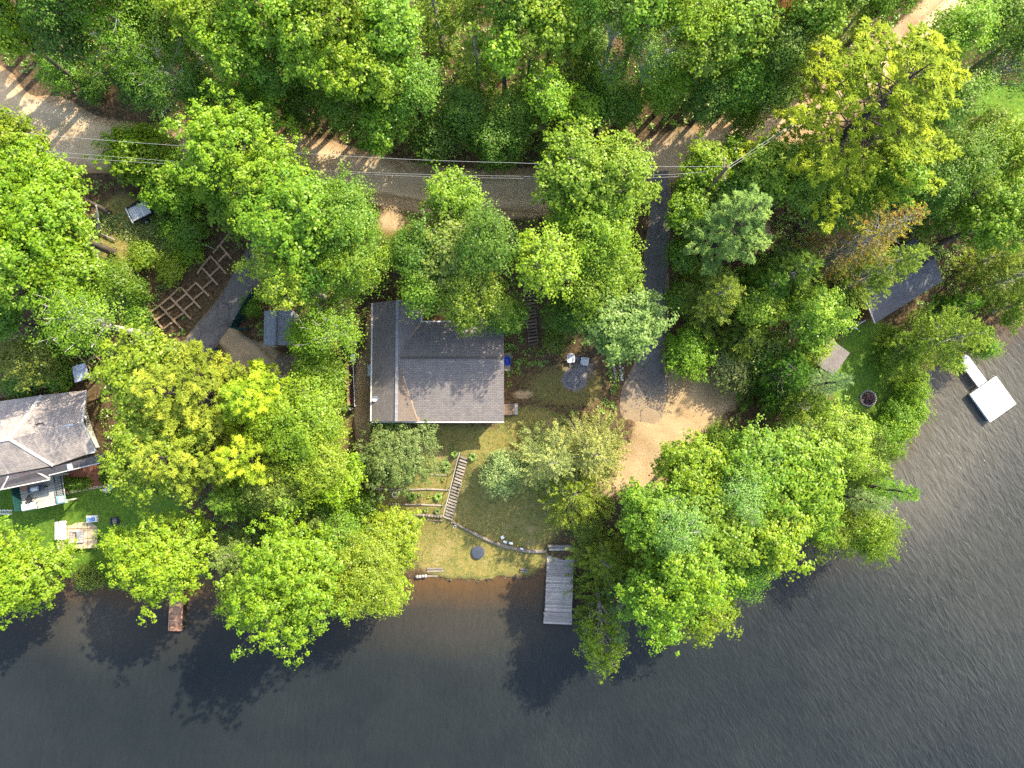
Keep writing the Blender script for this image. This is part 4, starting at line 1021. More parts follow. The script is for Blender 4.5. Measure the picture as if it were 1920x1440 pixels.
# deck of the left house
zd2 = 3.3; dk = [WP(46,902,zd2), WP(112,890,zd2), WP(121,940,zd2), WP(40,957,zd2)]; dc = sum(dk, Vector())/4; da = dk[2]-dk[3]
deck = thing('porch_deck', 'raised pale plank deck in front of the neighbouring house', 'deck', (dc.x, dc.y, 1.9), math.atan2(da.y, da.x))
Wx, Wy = da.length, (dk[3]-dk[0]).length; planked(deck, Wy, Wx, zd2-1.9, .14, M['deckpaint'])
m = MB(); m.box((0, -Wy/2-.03, zd2-1.98), (Wx, .05, .24)); m.build('front_board', M['white'], deck)
for sx in (-1, 1):
    for sy in (-1, 1): m = MB(); m.box((sx*(Wx/2-.12), sy*(Wy/2-.12), (zd2-1.95)/2-.2), (.12,.12,zd2-1.95+.3)); m.build('deck_post', M['siding'], deck)
def railing(root, a, b, n, mat, glass=None):
    m = MB(); a, b = Vector(a), Vector(b); m.beam(a+Vector((0,0,.95)), b+Vector((0,0,.95)), .07, .05); m.beam(a+Vector((0,0,.12)), b+Vector((0,0,.12)), .05, .05)
    for k in range(n+1): p = a.lerp(b, k/n); m.box(p+Vector((0,0,.48)), (.035,.035,.96))
    r = m.build('railing', mat, root)
    if glass: g = MB(); g.box((a+b)/2+Vector((0,0,.53)), ((b-a).length*.98, .015, .74), math.atan2((b-a).y, (b-a).x)); g.build('panel', glass, r)
zt = zd2-1.9+.02
railing(deck, (Wx/2-.05, Wy/2, zt), (Wx/2-.05, -Wy/2+.6, zt), 13, M['black']); railing(deck, (Wx/2-.05, -Wy/2+.55, zt), (Wx/2-.05, -Wy/2+.02, zt), 2, M['teal'], M['skylight'])
railing(deck, (-Wx/2+.05, Wy/2-.2, zt), (-Wx/2+.05, -Wy/2+.05, zt), 10, M['dgreen'], M['dgreen'])
def deck_item(fx, fy): return Vector(deck.matrix_basis @ Vector((fx*Wx/2, fy*Wy/2, zt+.01)))
yaw = deck.rotation_euler.z
gr = thing('barbecue_grill', 'long dark barbecue grill in the middle of the pale deck', 'grill', deck_item(.05, .28), yaw)
m = MB(); m.box((0,0,.72), (.62,.46,.3), bev=.04); m.build('firebox', M['black'], gr); m = MB(); m.tube([(-.28,.0,.88),(.28,.0,.88)], [.2,.2], 12); m.build('lid', M['steel'], gr)
for sg in (-1, 1): m = MB(); m.box((sg*.5,0,.82), (.34,.42,.03)); m.build('shelf', M['slate'], gr); m = MB(); m.beam((sg*.26,0,.6),(sg*.3,0,0),.05,.4); m.build('leg', M['black'], gr)
def patio_chair(label, loc, rz, mat):
    c = thing('deck_chair', label, 'chair', loc, rz, 'chairs on the neighbour deck'); m = MB(); m.box((0,0,.42), (.5,.48,.05), bev=.015); m.build('seat', mat, c); m = MB(); m.box((0,-.26,.72), (.5,.05,.6), rx=R_(14), bev=.015); m.build('backrest', mat, c)
    for sx in (-1, 1):
        for sy in (-1, 1): m = MB(); m.tube([(sx*.22, sy*.2, .4), (sx*.25, sy*.24, 0)], .02, 6); m.build('leg', mat, c)
patio_chair('black folding chair on the pale deck beside the bleached table', deck_item(-.48, -.30), yaw+R_(40), M['black'])
patio_chair('rust coloured chair in the corner of the pale deck by the porch roof', deck_item(-.62, .55), yaw+R_(180), M['pink'])
tb = thing('deck_table', 'bleached low table at the front corner of the pale deck', 'table', deck_item(-.55, -.78), yaw); m = MB()
for k in range(6): m.box((-.5+.2*k, 0, .42), (.18,.5,.03))
m.build('table_top', M['white'], tb)
for sx in (-1, 1):
    for sy in (-1, 1): m = MB(); m.box((sx*.5, sy*.2, .2), (.05,.05,.4)); m.build('leg', M['step_wood'], tb)
# ladder, beds, patio
def ladder(label, a, b, wd, n, mat):
    p, q = Vector(G(*a)), Vector(G(*b)); r = thing('ladder', label, 'ladder', (p+q)/2+Vector((0,0,.12)), math.atan2((q-p).y, (q-p).x)); Lk = (q-p).length; m = MB()
    for sy in (-1, 1): m.box((0, sy*wd/2, 0), (Lk, .06, .08), bev=.01)
    m.build('side_rail', mat, r); 
    for k in range(n): m = MB(); m.tube([(-Lk/2+Lk*(k+.5)/n, -wd/2, 0), (-Lk/2+Lk*(k+.5)/n, wd/2, 0)], .022, 6); m.build('rung', mat, r)
ladder('white ladder lying on the lawn below the pale deck at the left edge', (-40,960), (27,959.5), .32, 16, M['white'])
bd = MB(); bp = [G(122,884), G(200,868), G(222,903), G(126,921)]
m = MB(); P = [Vector((p[0], p[1], p[2])) for p in bp]; base = []
n_ = 10
for i in range(n_+1):
    for j in range(n_+1):
        u, v = i/n_, j/n_; p = (P[0].lerp(P[1], u)).lerp(P[3].lerp(P[2], u), v); base.append((p.x, p.y, T1(p.x, p.y)+.10+.03*math.sin(7*u)*math.sin(5*v)))
m.add(base, [(i*(n_+1)+j, (i+1)*(n_+1)+j, (i+1)*(n_+1)+j+1, i*(n_+1)+j+1) for i in range(n_) for j in range(n_)]); mb_ = m.build('garden_bed', M['mulch'], None, True); structure(mb_)
if mb_.data.polygons[0].normal.z < 0: mb_.data.flip_normals()
m = MB()
for k in range(14):
    p = P[3].lerp(P[2], (k+.5)/14); m.rock((p.x, p.y-.12, T1(p.x, p.y)+.12), (.36,.3,.3), 90+k)
tag(m.build('stone_edging', M['paver'], None, True), 'pale stone edging along the front of the red mulch bed', 'edging')
x, y, z = G(207, 913, .3); tc = thing('lawn_chair', 'small teal plastic chair tipped on the lawn at the end of the stone edging', 'chair', (x, y, z), R_(-40)); m = MB(); m.box((0,0,.3), (.46,.42,.05), bev=.02); m.build('seat', M['teal'], tc); m = MB(); m.box((0,-.3,.5), (.46,.05,.5), rx=R_(35), bev=.02); m.build('backrest', M['whiteplastic'], tc)
for sx in (-1, 1):
    for sy in (-1, 1): m = MB(); m.box((sx*.19, sy*.17, .14), (.05,.05,.3)); m.build('leg', M['teal'], tc)
x, y, z = G(148, 1000); pt = thing('paved_patio', 'square patio of weathered tan pavers on the neighbour lawn', 'patio', (x, y, z+.13), R_(2)); m = MB()
pw = 3.42/4
for i in range(4):
    for j in range(3): m.box((-1.71+pw*(i+.5), -1.28+pw*(j+.5), .05), (pw-.05, pw-.05, .1), bev=.01)
m.build('pavers', M['paver'], pt)
x, y, z = G(150, 1004); ff = thing('square_fire_pit', 'low square stone fire pit in the middle of the tan patio', 'fire pit', (x, y, z+.2), R_(3)); m = MB()
for k in range(5):
    for sg in (-1, 1): m.box((-.42+.21*k, sg*.46, .16), (.2,.2,.3), bev=.02); m.box((sg*.46, -.42+.21*k, .16), (.2,.19,.29), bev=.02)
m.build('stone_ring', M['stone'], ff); m = MB()
for k in range(8): m.tube([(.05+.05*k, -.4, .33), (.05+.05*k, .4, .33)], .012, 5)
m.build('grate', M['steel'], ff); m = MB(); m.lathe([(.36,.06),(.2,.1),(.02,.1)], 12, jit=.1); m.build('ashes', M['char'], ff)
x, y, z = G(118, 994, .4); bn = thing('white_bench', 'whitewashed slatted bench along the left side of the tan patio', 'bench', (x, y, z), R_(92)); m = MB()
for k in range(5): m.box((0, -.22+.11*k, .43), (1.5+.1*random.random(), .095, .03), 0, bev=.005)
m.build('seat', M['white'], bn); m = MB()
for k in range(3): m.box((0, .34+.02*k, .55+.12*k), (1.5,.03,.1))
m.build('backrest', M['white'], bn)
for sx in (-.65, .65): m = MB(); m.box((sx,0,.2), (.08,.42,.42)); m.build('leg', M['white'], bn)
x, y, z = G(171, 973, .35); lg = thing('cushioned_seat', 'white seat with a blue patterned cushion at the upper right corner of the tan patio', 'seat', (x, y, z), R_(4)); m = MB(); m.box((0,0,.2), (.86,.58,.3), bev=.03); m.build('frame', M['white'], lg); m = MB(); m.box((0,-.03,.39), (.66,.36,.09), bev=.03); m.build('cushion', M['bluecloth'], lg)
x, y, z = G(213, 977, .4); gb_ = thing('grey_crate', 'open grey crate standing alone on the lawn right of the tan patio', 'crate', (x, y, z), R_(6)); m = MB()
for sx in (-1, 1): m.box((sx*.27,0,.22), (.05,.56,.44)); m.box((0,sx*.27,.22), (.49,.05,.43))
m.build('sides', M['slate'], gb_); m = MB(); m.box((0,0,.2), (.48,.48,.04)); m.build('base', M['ashstone'], gb_)

# --- right cabin
ang = math.atan2(*( (WP(1762,528,5.2)-WP(1641,606,5.2)).yx )); E0, E1 = WP(1641,606,5.2), WP(1768,526,5.2); ev = (E1-E0).normalized(); nv = Vector((-ev.y, ev.x, 0))
Lc = (E1-E0).length; Wc = 2.05
cab = thing('lake_cabin', 'dark shingled cabin under the leaning cedars near the right shore', 'cabin', E0+ev*Lc/2+nv*Wc-Vector((0,0,2.7)), math.atan2(ev.y, ev.x)); hz = 2.7
rf = MB(); rf.slab([(-Lc/2,-Wc,hz),(Lc/2,-Wc,hz),(Lc/2,0,hz+.75),(-Lc/2,0,hz+.75)], .12, 0, 1); rf.slab([(-Lc/2,0,hz+.75),(Lc/2,0,hz+.75),(Lc/2,Wc,hz),(-Lc/2,Wc,hz)], .12, 0, 1)
cr = rf.build('roof', [M['shingle_black'], M['trim']], cab); cp = MB(); cp.beam((-Lc/2-.03,-Wc,hz-.04),(-Lc/2-.03,0,hz+.71),.06,.14); cp.beam((-Lc/2-.03,0,hz+.71),(-Lc/2-.03,Wc,hz-.04),.06,.14); cp.build('rake_board', M['trim'], cr)
cp = MB(); capline(cp, (-Lc/2,0,hz+.75), (Lc/2,0,hz+.75), .2, .01); cp.build('ridge_cap', M['shingle_black'], cr)
wl = MB(); wall_quads(wl, [(-Lc/2+.4,-Wc+.4),(Lc/2-.4,-Wc+.4),(Lc/2-.4,Wc-.4),(-Lc/2+.4,Wc-.4)], -.9, hz+.08)
for sx in (-1, 1): wl.add([(sx*(Lc/2-.4),-Wc+.4,hz+.05),(sx*(Lc/2-.4),Wc-.4,hz+.05),(sx*(Lc/2-.4),0,hz+.58)], [(0,1,2)], 0, .5)
wl.build('wall', M['siding_brown'], cab)
for wx in (-1.8, .3, 2.0): window(cab, Vector((wx,-Wc+.38,1.45)), 1.0, .9, 0)
dp = Vector((-Lc/2-.35, -.85, 0)); m = MB()
for k in range(6): m.box((-Lc/2-.75+.2*k+.1, -.95, .55), (.19, 1.3, .04))
cd = m.build('porch_deck', M['siding_brown'], cab); m = MB(); m.beam((-Lc/2+.2,-1.62,1.35),(-Lc/2-1.0,-1.62,1.35),.06,.08); m.beam((-Lc/2-1.0,-1.62,1.35),(-Lc/2-.75,-1.95,1.3),.06,.08)
m.box((-Lc/2-.98,-1.62,.6), (.07,.07,1.5)); m.box((-Lc/2-.02,-1.62,.6), (.07,.07,1.5)); m.build('porch_rail', M['white'], cab)
PADS.append((E0.x-.5, E0.y, E1.x-.8, E1.y+1.2))
# grey shed roof beside the right lawn
s0, s1, s2 = WP(1562,637,4.1), WP(1595,655,4.1), WP(1564,699,4.1); ex = (s1-s0); ey = (s2-s1); sc = (s0+s2)/2
gs = thing('boat_shed', 'small shed with a flat grey roof half hidden by trees left of the right-hand lawn', 'shed', (sc.x-.25, sc.y, 1.9), math.atan2(ey.y, ey.x)); Lx, Ly = ey.length, 2.3
m = MB(); m.slab([(-Lx/2,-Ly/2,2.2),(Lx/2,-Ly/2,2.2),(Lx/2,Ly/2,2.15),(-Lx/2,Ly/2,2.15)], .1, 0, 1); m.build('roof', [M['shingle'], M['trim']], gs)
m = MB(); wall_quads(m, [(-Lx/2+.15,-Ly/2+.15),(Lx/2-.15,-Ly/2+.15),(Lx/2-.15,Ly/2-.15),(-Lx/2+.15,Ly/2-.15)], -.6, 2.12); m.build('wall', M['siding_brown'], gs)
m = MB(); m.box((0, Ly/2-.13, .95), (.9,.05,1.8)); m.build('door', M['grey_wood'], gs)
PADS.append((sc.x-1.5, sc.y-1.3, sc.x+1.0, sc.y+1.3))
x, y, z = G(1627, 747)
fr = thing('stone_fire_ring', 'round stone fire ring full of charred logs on the right-hand green lawn', 'fire pit', (x, y, z)); m = MB()
for k in range(22): a = 2*math.pi*k/22; m.rock((.66*math.cos(a), .66*math.sin(a), .08), (.2,.18,.22), 200+k)
m.build('stone_ring', M['stone'], fr, True); m = MB()
for k in range(12): a = random.uniform(0, 3.14); c = Vector((random.uniform(-.2,.2), random.uniform(-.2,.2), .1+.02*k)); d = Vector((math.cos(a), math.sin(a), random.uniform(-.1,.1)))*random.uniform(.2,.4); m.tube([c-d, c+d], .045, 7)
m.lathe([(.6,.03),(.4,.08),(.02,.1)], 16, jit=.08); m.build('charred_logs', M['char'], fr)

# --- garden shed, fence, timber crib, trailer and other things on the left
zs, ze2 = 4.3, 6.1
xa, ya = U(494, 648, ze2); xb, yb = U(552, 583, ze2)
shd = thing('garden_shed', 'small cream shed with a blue-grey shingled roof above the gravel path', 'shed', ((xa+xb)/2, (ya+yb)/2, zs)); hw, hl = (xb-xa)/2, (yb-ya)/2; he = ze2-zs
rf = MB(); rf.slab([(-hw,-hl,he),(0,-hl,he+.5),(0,hl,he+.5),(-hw,hl,he)], .09, 0, 1); rf.slab([(0,-hl,he+.5),(hw,-hl,he),(hw,hl,he),(0,hl,he+.5)], .09, 0, 1); sr = rf.build('roof', [M['shingle_blue'], M['trim']], shd)
cp = MB(); capline(cp, (0,-hl,he+.5), (0,hl,he+.5), .16, .01); cp.build('ridge_cap', M['shingle_blue'], sr)
wl = MB(); wall_quads(wl, [(-hw+.1,-hl+.06),(hw-.1,-hl+.06),(hw-.1,hl-.1),(-hw+.1,hl-.1)], -.3, he+.02)
for sy in (-hl+.06, hl-.1): wl.add([(-hw+.1,sy,he),(hw-.1,sy,he),(0,sy,he+.42)], [(0,1,2)], 0, .5)
wl.build('wall', M['siding'], shd); m = MB(); m.box((.2,-hl+.03,.95), (1.15,.05,1.85)); m.build('door', M['siding_brown'], shd)
PADS.append((xa-.1, ya-.1, xb+.1, yb+.1))
def fence_run(label, pts, ht, mat, posts):
    P = [Vector(G(*p)) for p in pts]; r = thing('fence', label, 'fence', P[0]); b0 = P[0]
    for a, b in zip(P[:-1], P[1:]):
        n = max(1, int((b-a).length/1.1)); m = MB(); d = (b-a).normalized()
        for k in range(n):
            u, v = a.lerp(b, k/n)-b0, a.lerp(b, (k+1)/n)-b0; m.beam(u+Vector((0,0,ht*.5)), v+Vector((0,0,ht*.5)), .02, ht*.94)
        m.build('panel', mat, r); m = MB(); m.beam(a-b0+Vector((0,0,ht)), b-b0+Vector((0,0,ht)), .06, .06); m.build('rail', posts, r)
        for k in range(n+1): m = MB(); m.tube([a.lerp(b, k/n)-b0+Vector((0,0,-.2)), a.lerp(b, k/n)-b0+Vector((0,0,ht+.06))], .035, 7); m.build('post', posts, r)
fence_run('dark green mesh fence along the lower side of the left paved driveway', [(489,545),(468,578),(452,606),(446,618)], 1.5, M['dgreen'], M['dgreen'])
fence_run('short dark green mesh fence turning toward the cream shed', [(450,619),(472,619)], 1.3, M['dgreen'], M['dgreen'])
p, q = Vector(G(452,628)), Vector(G(514,664)); m = MB(); m.tube([p+Vector((0,0,.12)), p.lerp(q,.45)+Vector((0,0,.14)), q+Vector((0,0,.12))], [.045,.05,.04], 7); tag(m.build('path_pole', M['log']), 'thin pale pole lying along the upper edge of the gravel path', 'pole')
x, y, z = G(536, 682); m = MB(); vs_, rows, cols = [], 5, 26
for i in range(rows):
    for k in range(cols):
        a = 2*math.pi*k/cols; f = 1-i/(rows-1)*1.0; q = f*(1+.07*math.sin(3*a+1)+.05*math.sin(5*a)); vs_.append((x+.98*q*math.cos(a), y+.92*q*math.sin(a), z+.02+.34*(1-f*f)+.02*math.sin(9*a)*f))
m.add(vs_, [(i*cols+k, i*cols+(k+1) % cols, (i+1)*cols+(k+1) % cols, (i+1)*cols+k) for i in range(rows-1) for k in range(cols)], 0, .5)
tag(m.build('boulder', plain('boulder_brown', (.165,.125,.085), .95, .35, 3), None, True), 'large low brown boulder in front of the cream shed door', 'boulder')
x, y, z = G(408, 662, .4); tb_ = thing('teal_bench', 'small dark teal bench at the lower edge of the gravel path', 'bench', (x, y, z), R_(-48)); m = MB()
for k in range(3): m.box((0,-.12+.12*k,.42), (1.0,.1,.03))
m.build('seat', M['dgreen'], tb_); m = MB(); m.box((0,.24,.66), (1.0,.03,.3), rx=R_(-12)); m.build('backrest', M['dgreen'], tb_)
for sx in (-.42, .42): m = MB(); m.box((sx,0,.2), (.05,.34,.4)); m.build('leg', M['black'], tb_)
# timber crib on the bank
cross = [((283,587),(308,617)),((302,573.5),(341,615)),((321,558),(360,598)),((341,538.5),(378,578)),((369,530),(394,555.5)),((380,501.5),(410,534.5)),((398,482),(425.5,513)),((414.5,460.5),(435.5,486)),((430,441.5),(438,450))]
rails = [((281,588),(302,573)),((302,573),(321,557.5)),((321,557.5),(340,538.5)),((352,547.5),(369.5,530.5)),((372,514),(380,501)),((380,501),(398,480)),((401,476),(414.5,460)),((414.5,460),(431,440)),((431,440),(436,433)),
 ((294.5,600.5),(313,588)),((312.5,584),(333,570)),((331.5,568),(352,551.5)),((308.5,617),(328,603)),((328.5,600),(347,587)),((347,582.5),(366.5,566)),((365.5,561.5),(383.5,547.5)),((382.5,541.5),(400.5,525.5)),((396.5,517.5),(414.5,500.5)),((411,492),(427,476))]
a0 = Vector(G(360, 545)); crib = thing('timber_crib', 'lattice of tan timbers holding the steep bank above the left paved driveway', 'retaining grid', a0)
def on_ground(p, lift): x, y, z = G(*p); return Vector((x, y, z+lift))-a0
for nm, lst, lift in (('cross_beam', cross, .22), ('rail_beam', rails, .17)):
    for a, b in lst: m = MB(); m.beam(on_ground(a, lift), on_ground(b, lift), .145, .15); m.build(nm, M['tan_wood'], crib)
for a, b in cross[:8]:
    m = MB(); p = on_ground(b, .2); m.box(p+Vector((0,0,-.25)), (.13,.13,.8), R_(40)); m.build('post', M['tan_wood'], crib)
a0 = Vector(G(160, 678)); cr2 = thing('timber_crib', 'small piece of tan timber lattice above the metal-roofed lean-to', 'retaining grid', a0)
for a, b in (((147,665),(174,693)),((174,659),(193,677)),((162,679),(184,669))): m = MB(); m.beam(on_ground(a, .2), on_ground(b, .2), .11, .12); m.build('beam', M['tan_wood'], cr2)
# metal-roofed lean-to above the left house
q4 = [WP(135,688,5.6), WP(159,680,5.7), WP(168.5,708,5.25), WP(140,718,5.15)]; lc = sum(q4, Vector())/4
lt = thing('lean_to', 'small lean-to with a pale blue-grey sheet roof behind the neighbouring house', 'lean-to', (lc.x, lc.y, 4.2)); o2 = Vector(lt.location)
rf = MB(); rf.slab([p-o2 for p in q4], .04); n_ = 7
for k in range(n_): u = (k+.5)/n_; rf.beam(q4[0].lerp(q4[1], u)-o2+Vector((0,0,.02)), q4[3].lerp(q4[2], u)-o2+Vector((0,0,.02)), .03, .03)
rf.build('roof', plain('sheet_roof', (.42,.45,.50), .45, .3, 3), lt)
for p in q4: d = (lc-p)*.12; m = MB(); m.box((p.x-o2.x+d.x, p.y-o2.y+d.y, (p.z-4.2)/2-.25), (.1,.1,p.z-4.2+.3)); m.build('post', M['brown_wood'], lt)
# bank wall behind left house
P = [Vector(G(*p)) for p in ((-60,760),(40,737),(100,724),(172,706))]; m = MB()
for a, b in zip(P[:-1], P[1:]):
    for k in range(2): m.beam(a+Vector((0,0,.1+.2*k)), b+Vector((0,0,.1+.2*k)), .18, .19)
tag(m.build('timber_wall', M['brown_wood']), 'low dark timber wall along the bank behind the neighbouring house', 'retaining wall')
p, q = WP(84,746,6.1), WP(118,731,5.0); m = MB(); m.tube([p, p.lerp(q,.5)+Vector((0,0,.02)), q], .04, 6); tag(m.build('leaning_pole', M['tan_wood']), 'thin tan pole leaning from the bank onto the hip roof', 'pole')
# trailer
x, y, z = G(262, 396, .55); tl = thing('utility_trailer', 'small silver flat-bed trailer with black sides half under the maples', 'trailer', (x, y, z), R_(27))
m = MB(); n_ = 9
for k in range(n_): m.box((-.78+1.56*(k+.5)/n_, 0, .55), (1.56/n_-.01, 1.12, .04))
m.build('bed', M['steel'], tl)
for sy in (-1, 1):
    m = MB(); m.box((0, sy*.62, .62), (1.6,.07,.2), bev=.01); m.build('side', M['black'], tl)
    m = MB(); m.lathe([(.05,-.09),(.24,-.09),(.28,-.05),(.28,.05),(.24,.09),(.05,.09)], 18, (0,0,0)); wh = m.build('wheel', M['black'], tl, True, (0, sy*.78, .27)); wh.rotation_euler = (R_(90), 0, 0)
    m = MB(); m.lathe([(.02,-.095),(.13,-.095),(.13,.095),(.02,.095)], 12); rm = m.build('rim', M['steel'], wh)
    m = MB(); m.tube([(-.36,sy*.76,.42),(-.2,sy*.76,.6),(.2,sy*.76,.6),(.36,sy*.76,.42)], .05, 6); m.build('fender', M['black'], tl)
m = MB(); m.box((.84,0,.62), (.08,1.3,.22), bev=.01); m.build('front_board', M['black'], tl)
m = MB(); m.tube([(-.82,-.68,.66),(-.86,0,.68),(-.82,.68,.66)], .04, 7); m.build('tail_rail', M['whiteplastic'], tl); m = MB(); m.beam((.85,.35,.48),(1.7,0,.42),.06,.06); m.beam((.85,-.35,.48),(1.7,0,.42),.06,.06); m.build('hitch', M['black'], tl)
# pale tank at the left edge, dead trunk, fallen logs
x, y, z = G(38, 272, .7); tk = thing('metal_tank', 'rounded white tank peeking from the leaves at the left edge of the road', 'tank', (x, y, z), R_(-38)); m = MB(); m.lathe([(.02,-.75),(.2,-.72),(.33,-.62),(.36,-.5),(.36,.5),(.33,.62),(.2,.72),(.02,.75)], 18, (0,0,.45), axis='X'); m.build('shell', M['tank'], tk, True)
for sx in (-.4, .4): m = MB(); m.box((sx,0,.1), (.1,.5,.24)); m.build('foot', M['stone'], tk)
m = MB(); m.lathe([(.08,0),(.08,.1),(.02,.13)], 10, (0,0,.8)); m.build('valve_cap', M['steel'], tk)
def dead_trunk(label, pts, r0, r1, mat, stubs=3):
    P = []
    for px, py, hh in pts: x, y, z = G(px, py, hh); P.append(Vector((x, y, z+hh)))
    o = thing('dead_trunk', label, 'dead trunk', P[0], 0, 'fallen and dead trunks'); P2 = [p-P[0] for p in P]; m = MB(); n = len(P2)
    m.tube(P2, [r0+(r1-r0)*k/(n-1) for k in range(n)], 9); t = m.build('trunk', mat, o, True)
    for k in range(stubs):
        q = P2[0].lerp(P2[-1], random.uniform(.3, .9)); d = Vector((random.uniform(-1,1), random.uniform(-1,1), random.uniform(.1,.5)))*.5; m = MB(); m.tube([q, q+d*.6, q+d], [.03,.02,.01], 5); m.build('branch', mat, o)
dead_trunk('bleached standing dead trunk at the right edge of the big left maples', [(187,440,.2),(184,412,1.6),(180,385,3.2)], .09, .05, BARK_PALE, 5)
dead_trunk('long grey fallen trunk on the weedy bank below the silver trailer', [(193,440,.2),(216,450,.25)], .07, .05, TWIG, 1)
dead_trunk('thin bleached stick lying above the timber lattice', [(366,450,.5),(403,468,.6)], .04, .025, BARK_PALE, 1)
dead_trunk('pale fallen pole on the brown clearing at the upper left', [(157,159,.2),(193,130,.3)], .05, .04, TWIG, 0)
dead_trunk('brown fallen log under the leaves beside the white tank', [(53,289,.3),(75,304,.4),(103,327,.4)], .14, .09, BARK, 2)
# firewood rack left of the house
x, y, z = G(657, 720, .6); fw = thing('firewood_rack', 'long narrow firewood rack with a pale board side left of the grey house', 'firewood rack', (x, y, z), R_(3)); m = MB()
for k in range(24):
    for j in range(4): m.tube([(-.02,-1.75+.145*k+.05*(j%2), .14+.14*j), (.26,-1.75+.145*k+.05*(j%2), .14+.14*j)], .07*random.uniform(.8,1), 7)
m.build('stacked_logs', M['brown_wood'], fw); m = MB(); m.box((-.16,0,.45), (.2,3.5,.9), bev=.02); m.build('side_board', M['pink'], fw)
for k in range(3): m = MB(); m.beam((.06+.09*k,-1.8,.86-.05*k),(.06+.09*k,1.4,.86-.05*k),.035,.04); m.build('bar', M['black'], fw)
m = MB(); m.beam((.36,-1.85,.95),(.36,1.8,.95),.05,.05); m.build('rail', M['trim'], fw)
for k in range(4): m = MB(); m.box((.36,-1.8+1.2*k,.45), (.06,.06,1.0)); m.build('post', M['trim'], fw)
x, y, z = G(653, 760, .3); m = MB()
for k in range(16): a = random.uniform(-.5,.5); c = Vector((x+random.uniform(-.35,.35), y+random.uniform(-.35,.35), z+.08+.03*k)); d = Vector((math.cos(a), math.sin(a), 0))*.3; m.tube([c-d, c+d], random.uniform(.06,.1), 7)
tag(m.build('woodpile', M['log']), 'rounded heap of pale split firewood at the lower end of the firewood rack', 'woodpile')
x, y, z = G(662, 672, .6); wb = thing('white_box', 'narrow white utility box at the upper end of the firewood rack', 'box', (x, y, z)); m = MB(); m.box((0,0,.35), (.26,.62,.7), bev=.03); m.build('body', M['white'], wb); m = MB(); m.box((0,0,.72), (.32,.68,.05), bev=.01); m.build('lid', M['tank'], wb)
# utility pole and lines
x, y = U(1365, 312, 16.2); zb = T1(x, y); PADS.append((x-.3, y-.3, x+.3, y+.3))
up = thing('utility_pole', 'grey wooden utility pole among the trees right of the upper road', 'utility pole', (x, y, zb))
m = MB(); m.tube([(-.55,-.55,-.3),(-.3,-.3,4),(0,0,16.2-zb)], [.16,.14,.10], 10); m.build('shaft', M['brown_wood'], up); m = MB(); m.beam((-.05,-.75,15.6-zb),(-.05,.75,15.6-zb),.09,.11); m.build('crossarm', M['brown_wood'], up)
for k in range(3): m = MB(); m.lathe([(.03,0),(.05,.05),(.03,.08),(.05,.12),(.02,.16)], 8, (-.05,-.65+.65*k,15.66-zb)); m.build('insulator', M['stone'], up)
def wire(label, pts, sag=.25, r=.010, name='power_line'):
    P = [WP(*p) for p in pts]; out = []
    for a, b in zip(P[:-1], P[1:]):
        for t in np.linspace(0, 1, 14)[:-1]: out.append(a.lerp(b, t)-Vector((0,0,sag*4*t*(1-t))))
    out.append(P[-1]); m = MB(); m.tube(out, r, 5); tag(m.build(name, M['wire']), label, 'power line', 'power lines along the road')
wire('uppermost thin power line running along the road to the pole', [(1366,312,15.7),(960,305,15.3),(550,286,15.3),(50,250,15.5),(-300,225,15.7)])
wire('middle thin power line along the road', [(1368,316,14.6),(1225,328,14.0),(960,330,13.6),(560,317,13.5),(75,282,13.8),(-300,255,14.1)])
wire('lowest thin power line along the road', [(1366,320,14.0),(1225,333,13.5),(960,334,13.0),(600,322,13.0),(75,291,13.4),(-300,264,13.7)])
wire('left strand of the double power line leaving the pole to the upper right', [(1366,311,15.6),(1425,272,15.4),(1520,209,15.3),(1760,60,15.6)], .12, .013)
wire('right strand of the double power line leaving the pole to the upper right', [(1369,314,15.3),(1428,275,15.1),(1523,213,15.0),(1765,66,15.4)], .12, .013)

# stones, sticks and dark wet debris along the open bank
m = MB(); rg = random.Random(5)
for k in range(170):
    px = rg.choice([rg.uniform(782, 1022), rg.uniform(782, 1022), rg.uniform(110, 230), rg.uniform(1600, 1740)]); x, y = U(px, 1080 if px < 1500 else 800, 0)
    ys_ = np.linspace(y-4 if px < 1500 else y-6, y+4 if px < 1500 else y+6, 90); sdv = shore_sd(np.full(90, x), ys_); j = int(np.argmin(np.abs(sdv-rg.uniform(-.25, .25))))
    if abs(sdv[j]) > .6: continue
    q = Vector((x, float(ys_[j]), 0.0)); z = T1(q.x, q.y)
    if rg.random() < .6: s_ = rg.uniform(.08, .26); m.rock((q.x, q.y, z+s_*.2), (s_, s_*.8, s_*.6), k)
    else: a = rg.uniform(0, 3.14); d = Vector((math.cos(a), math.sin(a), .02))*rg.uniform(.15, .4); q.z = z+.05; m.tube([q-d, q, q+d], .018, 4)
o = m.build('shore_debris', plain('wet_debris', (.10,.075,.05), .8, .5, 7), None, True); o['kind'] = 'stuff'; o['label'] = 'small stones and sticks along the open lake bank'

